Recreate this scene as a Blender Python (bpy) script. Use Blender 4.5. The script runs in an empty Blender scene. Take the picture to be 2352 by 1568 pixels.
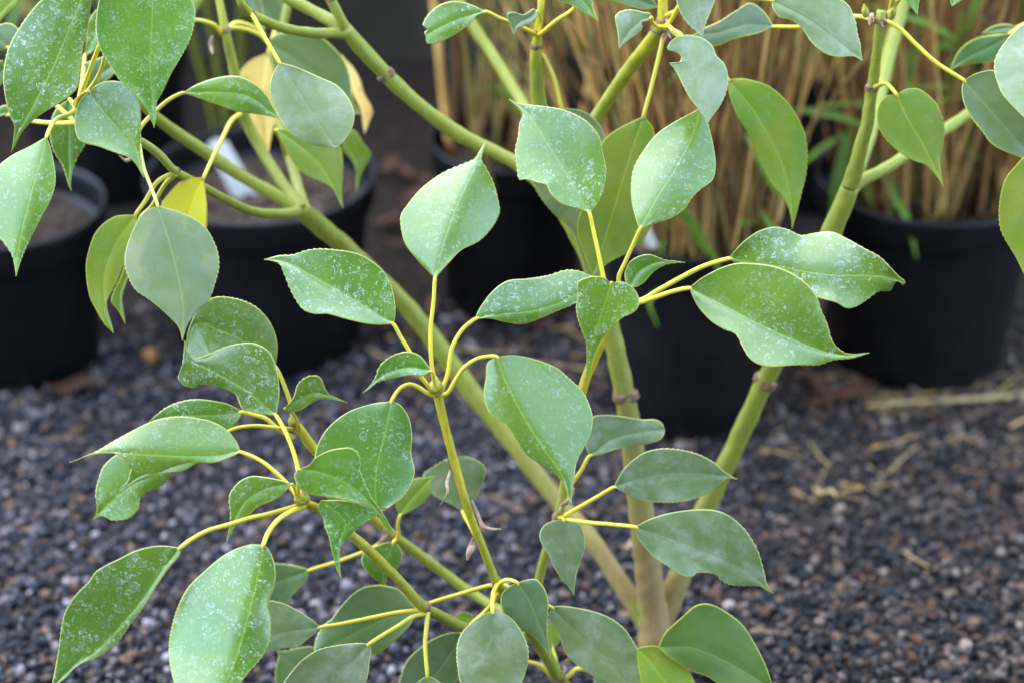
import bpy, math, random
import numpy as np
from mathutils import Vector, Matrix, noise as mnoise
RNG = random.Random(7)
NP = np.random.default_rng(11)
scene = bpy.context.scene
COL = scene.collection
rad = math.radians

# ------------------------------------------------------------------ camera, sky, sun, exposure
CAM_H, PITCH, FOC = 1.236, rad(30.0), 80.0
FPX = FOC / 36.0 * 2352.0                       # focal length in pixels of the 2352 px wide view
cd = bpy.data.cameras.new('camera'); cam = bpy.data.objects.new('camera', cd); COL.objects.link(cam)
cam.location = (0, 0, CAM_H); cam.rotation_euler = (math.pi/2 - PITCH, 0, 0)
cd.lens = FOC; cd.sensor_width = 36.0; cd.sensor_fit = 'HORIZONTAL'
cd.clip_start = 0.05; cd.clip_end = 500
cd.dof.use_dof = True; cd.dof.focus_distance = 1.655; cd.dof.aperture_fstop = 3.2
scene.camera = cam

SUN_EL, SUN_AZ = rad(66), rad(-55)             # azimuth from +Y towards +X
w = bpy.data.worlds.new('World'); scene.world = w; w.use_nodes = True
wn = w.node_tree.nodes; wl = w.node_tree.links; wn.clear()
wo = wn.new('ShaderNodeOutputWorld'); wb = wn.new('ShaderNodeBackground'); sk = wn.new('ShaderNodeTexSky')
sk.sky_type = 'NISHITA'; sk.sun_disc = False; sk.sun_elevation = SUN_EL; sk.sun_rotation = SUN_AZ
sk.air_density = 1.0; sk.dust_density = 0.6; sk.ozone_density = 1.0
wb.inputs['Strength'].default_value = 0.15
wl.new(sk.outputs[0], wb.inputs['Color']); wl.new(wb.outputs[0], wo.inputs[0])
sd = bpy.data.lights.new('sun', 'SUN'); sun = bpy.data.objects.new('sun', sd); COL.objects.link(sun)
sd.energy = 0.5; sd.angle = rad(90); sd.color = (1.0, 0.96, 0.90)
sdir = Vector((math.sin(SUN_AZ)*math.cos(SUN_EL), math.cos(SUN_AZ)*math.cos(SUN_EL), math.sin(SUN_EL)))
sun.rotation_euler = sdir.to_track_quat('Z', 'Y').to_euler(); sun.location = (0, 0, 5)
vs = scene.view_settings
vs.view_transform = 'Standard'; vs.look = 'None'; vs.gamma = 1.0; vs.use_curve_mapping = False
vs.exposure = 2.9

# ------------------------------------------------------------------ pixel -> world
CP, SP = math.cos(PITCH), math.sin(PITCH)
C0 = np.array([0, 0, CAM_H]); FWD = np.array([0, CP, -SP]); UPV = np.array([0, SP, CP]); RGT = np.array([1., 0, 0])
def unproj(px, py, d):
    return C0 + d*(FWD + (px-1176.0)/FPX*RGT - (py-784.0)/FPX*UPV)
def ground_at(px, py, z=0.0):
    r = FWD + (px-1176.0)/FPX*RGT - (py-784.0)/FPX*UPV
    k = (z - CAM_H)/r[2]
    return C0 + k*r, k
K1, K3 = 1.742/0.57422, 1.684/0.57422
OFF = {'D': (0, 0, 1.0)}
for i in range(4):
    OFF['c%d' % (i+1)] = (i*574.2, 0, K1); OFF['c%d' % (i+5)] = (i*574.2, 516.8, K1); OFF['c%d' % (i+9)] = (i*574.2, 1033.6, K3)
def cv(c, p):
    o = OFF[c]; return (o[0]+p[0]/o[2], o[1]+p[1]/o[2])

# ------------------------------------------------------------------ helpers
def tag(o, label, cat, group=None, kind=None):
    if label: o['label'] = label
    if cat: o['category'] = cat
    if group: o['group'] = group
    if kind: o['kind'] = kind
    return o
def empty(name, loc):
    o = bpy.data.objects.new(name, None); COL.objects.link(o); o.location = loc; o.empty_display_size = .03
    return o
WPOS = {}
def link(name, me, parent=None, origin=(0, 0, 0)):
    o = bpy.data.objects.new(name, me); COL.objects.link(o)
    origin = np.array(origin, float)
    if parent is not None:
        o.parent = parent; base = WPOS.get(parent.name, np.array(parent.location))
        o.location = origin - base
    else: o.location = origin
    WPOS[o.name] = origin
    return o
def mesh(name, V, F, mats, origin=(0, 0, 0), smooth=True, fmat=None, attrs=None):
    me = bpy.data.meshes.new(name)
    V = np.asarray(V, float) - np.array(origin, float)
    me.from_pydata(V.tolist(), [], [tuple(f) for f in F])
    for m in mats: me.materials.append(m)
    if smooth: me.polygons.foreach_set('use_smooth', [True]*len(me.polygons))
    if fmat is not None: me.polygons.foreach_set('material_index', fmat)
    for k, a in (attrs or {}).items():
        at = me.attributes.new(k, 'FLOAT', 'POINT'); at.data.foreach_set('value', np.asarray(a, np.float32))
    me.update()
    return me
def catmull(P, per=10):
    P = np.asarray(P, float)
    if len(P) < 3:
        t = np.linspace(0, 1, per+1)[:, None]; return P[0]*(1-t)+P[-1]*t
    Q = np.vstack([2*P[0]-P[1], P, 2*P[-1]-P[-2]]); out = []
    for i in range(1, len(Q)-2):
        p0, p1, p2, p3 = Q[i-1], Q[i], Q[i+1], Q[i+2]
        # limited tangents: no overshoot on uneven spacing
        l1 = np.linalg.norm(p2-p1)+1e-9
        m1 = (p2-p0)/(np.linalg.norm(p2-p1)+np.linalg.norm(p1-p0)+1e-9)*l1
        m2 = (p3-p1)/(np.linalg.norm(p3-p2)+np.linalg.norm(p2-p1)+1e-9)*l1
        t = np.linspace(0, 1, per, endpoint=False)[:, None]
        out.append((2*t**3-3*t**2+1)*p1+(t**3-2*t**2+t)*m1+(-2*t**3+3*t**2)*p2+(t**3-t**2)*m2)
    out.append(P[-1:]); return np.vstack(out)
def resample(P, n):
    d = np.r_[0, np.cumsum(np.linalg.norm(np.diff(P, axis=0), axis=1))]
    t = np.linspace(0, d[-1], n)
    return np.stack([np.interp(t, d, P[:, k]) for k in range(P.shape[1])], 1), d[-1]
def tube_geo(P, R, sides=12, wob=0.0, seed=0):
    P = np.asarray(P, float); R = np.asarray(R, float); n = len(P)
    T = np.gradient(P, axis=0); T /= np.linalg.norm(T, axis=1)[:, None]+1e-12
    a = np.array([1., 0, 0]) if abs(T[0][0]) < .8 else np.array([0, 1., 0])
    N = np.cross(T[0], a); N /= np.linalg.norm(N)
    V = []; F = []
    for i in range(n):
        N = N - T[i]*np.dot(N, T[i]); N /= np.linalg.norm(N)+1e-12; B = np.cross(T[i], N)
        for k in range(sides):
            an = 2*math.pi*k/sides
            r = R[i]
            if wob:
                r *= 1+wob*mnoise.noise(Vector((P[i][0]*90+seed, P[i][1]*90+math.cos(an)*.8, P[i][2]*90+math.sin(an)*.8)))
            V.append(P[i]+r*(math.cos(an)*N+math.sin(an)*B))
    for i in range(n-1):
        for k in range(sides):
            k2 = (k+1) % sides
            F.append((i*sides+k, i*sides+k2, (i+1)*sides+k2, (i+1)*sides+k))
    V.append(P[0]); V.append(P[-1]); b = len(V)-2
    for k in range(sides):
        k2 = (k+1) % sides
        F.append((b, k2, k)); F.append((b+1, (n-1)*sides+k, (n-1)*sides+k2))
    return V, F

# ------------------------------------------------------------------ materials
class NT:
    def __init__(s, name):
        s.m = bpy.data.materials.new(name); s.m.use_nodes = True; s.t = s.m.node_tree; s.t.nodes.clear()
        s.out = s.n('ShaderNodeOutputMaterial')
    def n(s, ty, **kw):
        x = s.t.nodes.new(ty)
        for k, v in kw.items(): setattr(x, k, v)
        return x
    def l(s, a, b): s.t.links.new(a, b)
    def val(s, sock, v):
        if hasattr(v, 'is_linked') or isinstance(v, bpy.types.NodeSocket): s.l(v, sock)
        else: sock.default_value = v
    def math(s, op, a, b=0.0, c=None, clamp=False):
        x = s.n('ShaderNodeMath', operation=op, use_clamp=clamp); s.val(x.inputs[0], a); s.val(x.inputs[1], b)
        if c is not None: s.val(x.inputs[2], c)
        return x.outputs[0]
    def step(s, v, lo, hi, a=0.0, b=1.0):
        x = s.n('ShaderNodeMapRange', interpolation_type='SMOOTHSTEP'); s.val(x.inputs['Value'], v)
        x.inputs['From Min'].default_value = lo; x.inputs['From Max'].default_value = hi
        x.inputs['To Min'].default_value = a; x.inputs['To Max'].default_value = b
        return x.outputs[0]
    def mix(s, f, a, b):
        x = s.n('ShaderNodeMix', data_type='RGBA'); s.val(x.inputs[0], f)
        for i, v in ((6, a), (7, b)):
            if isinstance(v, tuple): x.inputs[i].default_value = (*v[:3], 1)
            else: s.l(v, x.inputs[i])
        return x.outputs[2]
    def noise(s, vec, scale, detail=3.0, rough=.55, dist=0.0, out='Fac'):
        x = s.n('ShaderNodeTexNoise'); s.l(vec, x.inputs['Vector']); x.inputs['Scale'].default_value = scale
        x.inputs['Detail'].default_value = detail; x.inputs['Roughness'].default_value = rough; x.inputs['Distortion'].default_value = dist
        return x.outputs[out]
    def voro(s, vec, scale, feat='F1', rnd=1.0):
        x = s.n('ShaderNodeTexVoronoi', feature=feat); s.l(vec, x.inputs['Vector']); x.inputs['Scale'].default_value = scale
        x.inputs['Randomness'].default_value = rnd
        return x
    def objvec(s, k=13.0):
        tc = s.n('ShaderNodeTexCoord'); oi = s.n('ShaderNodeObjectInfo')
        v = s.n('ShaderNodeVectorMath', operation='ADD'); s.l(tc.outputs['Object'], v.inputs[0])
        c = s.n('ShaderNodeCombineXYZ'); r = s.math('MULTIPLY', oi.outputs['Random'], k)
        for i in range(3): s.l(r, c.inputs[i])
        s.l(c.outputs[0], v.inputs[1])
        return v.outputs[0], oi.outputs['Random']
    def attr(s, name):
        x = s.n('ShaderNodeAttribute', attribute_name=name); return x.outputs['Fac']
    def bump(s, h, st, dist=.001):
        x = s.n('ShaderNodeBump'); x.inputs['Strength'].default_value = st; x.inputs['Distance'].default_value = dist
        s.l(h, x.inputs['Height']); return x.outputs[0]
    def bsdf(s, col, rough=.5, spec=.5, normal=None, **kw):
        p = s.n('ShaderNodeBsdfPrincipled')
        if isinstance(col, tuple): p.inputs['Base Color'].default_value = (*col[:3], 1)
        else: s.l(col, p.inputs['Base Color'])
        s.val(p.inputs['Roughness'], rough); s.val(p.inputs['Specular IOR Level'], spec)
        if normal is not None: s.l(normal, p.inputs['Normal'])
        for k, v in kw.items(): s.val(p.inputs[k], v)
        return p.outputs[0]
    def done(s, sh): s.l(sh, s.out.inputs[0]); return s.m

def leaf_material(name, c1, c2, rimc=(.48, .46, .035), spots=.6, dust=.1, blotch=None, bl_amt=0.0, trans=.18, tcol=(.3, .42, .04), rough=.3, spec=.55, dcol=(.36, .42, .36), under=False, latamt=.05, coat=.0):
    t = NT(name); vec, rnd = t.objvec()
    big = t.noise(vec, 22, 3)
    col = t.mix(t.step(big, .32, .68), c1, c2)
    # per-leaf tone
    hs = t.n('ShaderNodeHueSaturation'); t.l(col, hs.inputs['Color'])
    t.l(t.step(rnd, 0, 1, .487, .512), hs.inputs['Hue']); t.l(t.step(t.math('FRACT', t.math('MULTIPLY', rnd, 7.31)), 0, 1, .85, 1.18), hs.inputs['Value'])
    col = hs.outputs[0]
    if blotch:
        bn = t.noise(vec, 30, 4, .6, .4)
        col = t.mix(t.math('MULTIPLY', t.step(bn, .5, .66), bl_amt), col, blotch)
        sp = t.voro(vec, 90)
        col = t.mix(t.math('MULTIPLY', t.math('MULTIPLY', t.step(sp.outputs['Distance'], .12, .26, 1, 0), t.step(t.noise(vec, 45, 2), .55, .62)), .7 if bl_amt else 0), col, (.42, .2, .03))
    # veins
    dm = t.attr('dmid'); sa = t.attr('s'); ta = t.attr('t')
    mid = t.step(dm, .0002, .0011, 1, 0)
    ph = t.math('SUBTRACT', t.math('MULTIPLY', ta, 8.5), t.math('MULTIPLY', sa, 1.9))
    ph = t.math('ADD', ph, t.math('MULTIPLY', t.noise(vec, 60, 2), .35))
    lat = t.step(t.math('ABSOLUTE', t.math('SUBTRACT', t.math('FRACT', ph), .5)), .0, .07, 1, 0)
    col = t.mix(t.math('ADD', t.math('MULTIPLY', mid, .5), t.math('MULTIPLY', lat, latamt), clamp=True), col, (c2[0]*1.7+.03, c2[1]*1.5+.05, c2[2]*1.3+.02))
    # dust film
    dn = t.noise(vec, 70, 5, .7, .6)
    dmask = t.math('MULTIPLY', t.step(dn, .35, .75), dust)
    dmask = t.math('ADD', dmask, dust*.35, clamp=True)
    col = t.mix(dmask, col, dcol)
    hgt = t.noise(vec, 260, 3)
    if latamt > .1: dmask = t.math('MULTIPLY', dmask, t.step(t.noise(vec, 34, 5, .65, 1.2), .36, .62, .45, 1.25), clamp=True); col = t.mix(dmask, hs.outputs[0], dcol) if not blotch else col
    rg = t.math('ADD', rough, t.math('MULTIPLY', t.noise(vec, 90, 4), .16))
    if spots > 0:
        # dried water marks: irregular rings and specks of lime
        dv = t.n('ShaderNodeVectorMath', operation='MULTIPLY_ADD'); nz = t.noise(vec, 210, 2, .6, 0, 'Color')
        t.l(nz, dv.inputs[0]); dv.inputs[1].default_value = (.006, .006, .006); t.l(vec, dv.inputs[2])
        tot = None
        for sc, lo, wd, amt in ((105, .40, .028, .7), (185, .36, .045, .8), (320, .30, .08, .8)):
            v = t.voro(dv.outputs[0], sc)
            ring = t.step(t.math('ABSOLUTE', t.math('SUBTRACT', v.outputs['Distance'], lo)), wd*.35, wd, 1, 0)
            fill = t.step(v.outputs['Distance'], lo-.03, lo, .10, 0)
            sx = t.n('ShaderNodeSeparateColor'); t.l(v.outputs['Color'], sx.inputs[0])
            keep = t.step(sx.outputs[0], .5, .55)
            broken = t.step(t.noise(vec, sc*1.6, 2), .44, .58)
            k = t.math('MULTIPLY', t.math('ADD', t.math('MULTIPLY', ring, broken), fill), t.math('MULTIPLY', keep, amt))
            tot = k if tot is None else t.math('MAXIMUM', tot, k)
        v = t.voro(dv.outputs[0], 620); sx = t.n('ShaderNodeSeparateColor'); t.l(v.outputs['Color'], sx.inputs[0])
        spk = t.math('MULTIPLY', t.step(v.outputs['Distance'], .12, .3, 1, 0), t.step(sx.outputs[1], .6, .7))
        tot = t.math('MAXIMUM', tot, t.math('MULTIPLY', spk, .8))
        patch = t.step(t.noise(vec, 34, 3), .34, .62, .2, 1)
        tot = t.math('MULTIPLY', t.math('MULTIPLY', tot, patch), t.math('MULTIPLY', spots, t.step(t.math('FRACT', t.math('MULTIPLY', rnd, 3.7)), 0, 1, .5, 1.15)), clamp=True)
        col = t.mix(tot, col, (.74, .78, .72))
        rg = t.math('ADD', rg, t.math('MULTIPLY', tot, .3))
        hgt = t.math('ADD', hgt, t.math('MULTIPLY', tot, .8))
    # pale cartilage margin
    rm = t.attr('rim'); col = t.mix(t.math('MULTIPLY', t.step(rm, .03, .45), t.step(t.noise(vec, 55, 2), .3, .6, .55, .95)), col, rimc)
    hgt = t.math('ADD', hgt, t.math('MULTIPLY', t.math('ADD', mid, t.math('MULTIPLY', lat, latamt*2)), -.6))
    nrm = t.bump(hgt, .3, .0006)
    p = t.bsdf(col, rg, spec, nrm, **{'Coat Weight': coat, 'Coat Roughness': .16, 'Coat IOR': 1.5})
    tr = t.n('ShaderNodeBsdfTranslucent'); tr.inputs['Color'].default_value = (*tcol, 1)
    mx = t.n('ShaderNodeMixShader'); mx.inputs[0].default_value = trans; t.l(p, mx.inputs[1]); t.l(tr.outputs[0], mx.inputs[2])
    return t.done(mx.outputs[0])

M = {}
M['fresh'] = leaf_material('leaf_fresh', (.100, .218, .003), (.145, .275, .005), spots=.95, dust=.02, latamt=.015, trans=.24, rough=.24, spec=1.0, coat=.6)
M['aged'] = leaf_material('leaf_aged', (.095, .165, .024), (.135, .205, .032), spots=.0, dust=.48, latamt=.12, rough=.26, spec=.75, rimc=(.46, .46, .10), dcol=(.33, .36, .24), trans=.14)
M['mottled'] = leaf_material('leaf_mottled', (.12, .19, .04), (.16, .23, .05), spots=.0, dust=.36, rough=.26, dcol=(.27,.30,.2), blotch=(.34, .34, .08), bl_amt=.55, rimc=(.4, .42, .08))
M['lime'] = leaf_material('leaf_lime', (.20, .34, .003), (.31, .38, .005), spots=.22, dust=.12, latamt=.09, blotch=(.42, .40, .02), bl_amt=.55, trans=.34, tcol=(.42, .6, .02), rough=.4)
M['yellow'] = leaf_material('leaf_yellow', (.88, .66, .012), (.90, .70, .03), spots=0, dust=.05, blotch=(.8, .5, .03), bl_amt=.3, trans=.3, tcol=(.85, .65, .05), rimc=(.5, .36, .05), rough=.45)
M['cream'] = leaf_material('leaf_cream', (.88, .58, .10), (.90, .66, .18), spots=0, dust=.05, blotch=(.5, .27, .05), bl_amt=.3, trans=.3, tcol=(.7, .5, .1), rimc=(.55, .36, .08), rough=.5)
M['dark'] = leaf_material('leaf_dark', (.055, .125, .004), (.078, .155, .006), spots=0, dust=.08, rough=.36, trans=.15, tcol=(.16, .36, .02))
M['blue'] = leaf_material('leaf_blue', (.075, .140, .018), (.105, .172, .022), spots=0, dust=.30, rough=.26, spec=.75, trans=.12, dcol=(.22, .26, .17))
M['under'] = leaf_material('leaf_underside', (.22, .30, .08), (.27, .34, .10), spots=0, dust=.05, trans=.2, rough=.55, spec=.3)

def stem_material():
    t = NT('stem_bark'); vec, rnd = t.objvec(); a = t.attr('age')
    n = t.noise(vec, 40, 4, .6)
    av = t.math('ADD', a, t.math('MULTIPLY', t.math('SUBTRACT', n, .5), .28))
    col = t.mix(t.step(av, .05, .38), (.56, .44, .018), (.265, .285, .026))
    col = t.mix(t.step(av, .66, .95), col, (.36, .22, .085))
    st = t.n('ShaderNodeMapping'); st.inputs['Scale'].default_value = (1, 1, .25); t.l(vec, st.inputs[0])
    fine = t.noise(st.outputs[0], 330, 4, .65)
    col = t.mix(t.step(fine, .42, .75, 0, .4), col, (.13, .12, .04))
    v = t.voro(vec, 170); sx = t.n('ShaderNodeSeparateColor'); t.l(v.outputs['Color'], sx.inputs[0])
    len_ = t.math('MULTIPLY', t.step(v.outputs['Distance'], .10, .2, 1, 0), t.step(sx.outputs[0], .5, .55))
    len_ = t.math('MULTIPLY', len_, t.step(a, .1, .3))
    col = t.mix(t.math('MULTIPLY', len_, .85), col, (.42, .23, .12))
    moss = t.math('MULTIPLY', t.step(t.noise(vec, 24, 3), .46, .6), t.step(a, .8, .95))
    col = t.mix(t.math('MULTIPLY', moss, .7), col, (.26, .30, .03))
    nrm = t.bump(t.math('ADD', fine, t.math('MULTIPLY', len_, 2.0)), .5, .0008)
    return t.done(t.bsdf(col, .5, .4, nrm))
M['stem'] = stem_material()
def simple(name, c1, c2, scale=60, rough=.6, spec=.3, bump=.4, bscale=200, dist=.001, trans=None, vr=(.8, 1.2)):
    t = NT(name); vec, rnd = t.objvec()
    col = t.mix(t.step(t.noise(vec, scale, 4, .6), .3, .7), c1, c2)
    hs = t.n('ShaderNodeHueSaturation'); t.l(col, hs.inputs['Color']); t.l(t.step(rnd, 0, 1, *vr), hs.inputs['Value'])
    nrm = t.bump(t.noise(vec, bscale, 4, .6), bump, dist)
    s = t.bsdf(hs.outputs[0], rough, spec, nrm)
    if trans:
        tr = t.n('ShaderNodeBsdfTranslucent'); tr.inputs['Color'].default_value = (*trans, 1)
        mx = t.n('ShaderNodeMixShader'); mx.inputs[0].default_value = .3; t.l(s, mx.inputs[1]); t.l(tr.outputs[0], mx.inputs[2]); s = mx.outputs[0]
    return t.done(s)
M['petiole'] = simple('petiole_yellow', (.68, .54, .035), (.62, .52, .045), 50, .4, .45, .15)
M['petiole_green'] = simple('petiole_green', (.44, .42, .05), (.50, .44, .07), 50, .45, .4, .15)
M['node'] = simple('node_bark', (.17, .085, .045), (.30, .19, .12), 180, .8, .2, .9, 500)
M['bud'] = simple('bud_scale', (.32, .30, .03), (.46, .40, .05), 200, .45, .4, .2, vr=(.6, 1.25))
M['bract'] = simple('dry_bract', (.22, .12, .06), (.46, .33, .22), 120, .7, .2, .5, 400)
M['pot'] = simple('black_plastic', (.0042, .0042, .0046), (.007, .007, .008), 30, .42, .28, .2, 240, .0006)
M['soil'] = simple('potting_soil', (.020, .014, .010), (.17, .12, .085), 300, .95, .1, 1.0, 260, .004)
M['culm'] = simple('dry_culm', (.52, .28, .062), (.80, .50, .15), 12, vr=(.3, 1.25), rough=.55, spec=.35, bump=.3, bscale=120)
M['culm_red'] = simple('red_brown_culm', (.30, .13, .04), (.50, .25, .08), 12, vr=(.3, 1.3), rough=.55, spec=.35, bump=.3, bscale=120)
M['culm_olive'] = simple('olive_culm', (.22, .20, .05), (.38, .28, .08), 12, .5, .35, .3, 120)
M['blade'] = simple('bamboo_blade', (.12, .24, .025), (.20, .34, .04), 20, .4, .4, .2, 200, .0005, (.4, .6, .05))
M['straw'] = simple('straw', (.40, .27, .10), (.55, .40, .18), 40, .6, .3, .3, 150)
M['deadleaf'] = simple('dead_leaf', (.06, .022, .012), (.13, .055, .025), 60, .7, .3, .5, 150)
M['tag'] = simple('white_plastic_tag', (.84, .78, .70), (.88, .83, .76), 30, .4, .4, .1)
M['wall'] = simple('concrete_wall', (.055, .046, .030), (.095, .080, .055), 5, .9, .2, .6, 60, .004)
M['amber'] = simple('amber_pebble', (.40, .17, .03), (.5, .25, .06), 80, .4, .5, .3)

# ------------------------------------------------------------------ setting: ground, gravel, wall
def ground_material():
    t = NT('gravel_bed'); tc = t.n('ShaderNodeTexCoord'); vec = tc.outputs['Object']
    v = t.voro(vec, 95); sx = t.n('ShaderNodeSeparateColor'); t.l(v.outputs['Color'], sx.inputs[0])
    col = t.mix(t.step(sx.outputs[0], .3, .9), (.012, .011, .012), (.045, .04, .04))
    col = t.mix(t.step(sx.outputs[1], .86, .9), col, (.20, .13, .08))
    sy = t.n('ShaderNodeSeparateXYZ'); t.l(vec, sy.inputs[0])
    soil = t.step(t.math('ADD', sy.outputs[1], t.math('MULTIPLY', t.noise(vec, 7, 4), .5)), 2.22, 2.42)
    col = t.mix(soil, col, t.mix(t.step(t.noise(vec, 55, 5, .7), .35, .7), (.008, .006, .005), (.035, .021, .012)))  # brown soil behind the pots, its colour also darkened for the deep shadow there
    nrm = t.bump(v.outputs['Distance'], .9, .006)
    return t.done(t.bsdf(col, .9, .2, nrm))
S = 60.0
gr = link('ground', mesh('ground', [(-S, -S, 0), (S, -S, 0), (S, S, 0), (-S, S, 0)], [(0, 1, 2, 3)], [ground_material()], smooth=False))
gr['kind'] = 'structure'

def gravel():
    import bmesh
    bm = bmesh.new(); bmesh.ops.create_icosphere(bm, subdivisions=2, radius=1.0)
    bv = np.array([v.co[:] for v in bm.verts]); bf = np.array([[v.index for v in f.verts] for f in bm.faces]); bm.free()
    shapes = []
    for k in range(14):
        s = NP.uniform(.75, 1.25, 3); v = bv.copy()
        # chop with random planes so stones are angular, not balls
        for _ in range(9):
            n = NP.normal(size=3); n /= np.linalg.norm(n); h = NP.uniform(.42, .8)
            ex = np.clip(v@n-h, 0, None); v = v-ex[:, None]*n*.92
        shapes.append(v*s)
    xs = []
    y0, y1 = 1.15, 2.22
    for n, rr, zz in ((15000, (.0026, .0048), .001), (9000, (.0030, .0062), .004), (9000, (.0016, .0030), .0065), (500, (.0065, .0085), .004)):
        for _ in range(n):
            y = NP.uniform(y0, y1); hw = .26*y+.12
            xs.append((NP.uniform(-hw, hw), y, zz, NP.uniform(*rr)))
    A = np.array(xs); n = len(A); nv, nf = len(bv), len(bf)
    V = np.empty((n*nv, 3), np.float32); colr = np.empty((n*nv, 4), np.float32)
    for i in range(n):
        q = NP.normal(size=4); q /= np.linalg.norm(q); a, b, c, d = q
        Rm = np.array([[1-2*(c*c+d*d), 2*(b*c-a*d), 2*(b*d+a*c)], [2*(b*c+a*d), 1-2*(b*b+d*d), 2*(c*d-a*b)], [2*(b*d-a*c), 2*(c*d+a*b), 1-2*(b*b+c*c)]])
        V[i*nv:(i+1)*nv] = (shapes[i % 14]@Rm.T)*A[i, 3]+A[i, :3]
        u = NP.random(); j = NP.uniform(.7, 1.3)
        # more tan litter and dust towards the right and the pots
        brown = .10+.16*max(0, A[i, 0]+.1)/.6
        if u < .58-brown: c_ = np.array((.020, .0205, .0235))*j*NP.uniform(.2, 1.6)
        elif u < .80-brown: c_ = np.array((.066, .060, .062))*j
        elif u < .90-brown*.5: c_ = np.array((.185, .145, .125))*j
        elif u < .965: c_ = np.array((.12, .062, .032))*j
        else: c_ = np.array((.34, .29, .25))*j
        k_ = min(1, max(0, (A[i, 0]+.05)/.35)); c_ = c_*((1-k_)*np.array((.92, .94, 1.06))+k_*np.array((.80, .70, .60)))
        colr[i*nv:(i+1)*nv] = (*c_, 1)
    F = (bf[None]+(np.arange(n)*nv)[:, None, None]).reshape(-1)
    me = bpy.data.meshes.new('gravel'); me.vertices.add(n*nv); me.vertices.foreach_set('co', V.ravel())
    me.loops.add(len(F)); me.loops.foreach_set('vertex_index', F.astype(np.int32))
    me.polygons.add(n*nf); me.polygons.foreach_set('loop_start', np.arange(0, n*nf*3, 3, dtype=np.int32))
    me.update(calc_edges=True)
    ca = me.color_attributes.new('stone', 'FLOAT_COLOR', 'POINT'); ca.data.foreach_set('color', colr.ravel())
    t = NT('gravel_stone'); at = t.n('ShaderNodeAttribute', attribute_name='stone'); tc = t.n('ShaderNodeTexCoord')
    nz = t.noise(tc.outputs['Object'], 420, 3, .6)
    c = t.mix(t.step(nz, .4, .75, 0, .45), at.outputs['Color'], (.03, .027, .026))
    me.materials.append(t.done(t.bsdf(c, .75, .35, t.bump(nz, .4, .0008))))
    o = link('gravel', me); o['kind'] = 'stuff'
    tag(o, 'grey and brown crushed stone gravel covering the ground', 'gravel', kind='stuff')
gravel()

def box(name, x0, x1, y0, y1, z0, z1, mat, parent=None, bev=.004):
    import bmesh
    bm = bmesh.new(); bmesh.ops.create_cube(bm, size=1.0)
    for v in bm.verts: v.co = Vector(((x0+x1)/2+v.co.x*(x1-x0), (y0+y1)/2+v.co.y*(y1-y0), (z0+z1)/2+v.co.z*(z1-z0)))
    if bev: bmesh.ops.bevel(bm, geom=bm.edges[:], offset=bev, segments=2, affect='EDGES')
    me = bpy.data.meshes.new(name); bm.to_mesh(me); bm.free(); me.materials.append(mat)
    return link(name, me, parent)
unseen_screen = empty('unseen_screen', (0, -1.35, 0)); WPOS[unseen_screen.name] = np.array((0, -1.35, 0.))  # added out of view: blocks low sky so leaf halves mirror something dark
tag(unseen_screen, 'added dark boarded screen behind the camera, mirrored in the leaves', 'unseen_screen')
M['screen_board'] = simple('dark_board', (.030, .032, .026), (.055, .055, .045), 8, .8, .2, .5, 40, .002)
for i in range(21): box('screen_board', -2.6+i*.25+.004, -2.35+i*.25-.004, -1.37-.012*(i % 2), -1.345-.012*(i % 2), 0, 3.1, M['screen_board'], unseen_screen, .003)
box('screen_cap', -2.75, 2.8, -3.6, -1.2, 3.11, 3.19, M['screen_board'], unseen_screen, .01)
wallo = box('wall', -3.2, 3.2, 2.92, 3.07, -.05, .6, M['wall'], None, .01)
tag(wallo, 'dull grey concrete wall behind the potted bamboo', 'wall')

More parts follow.
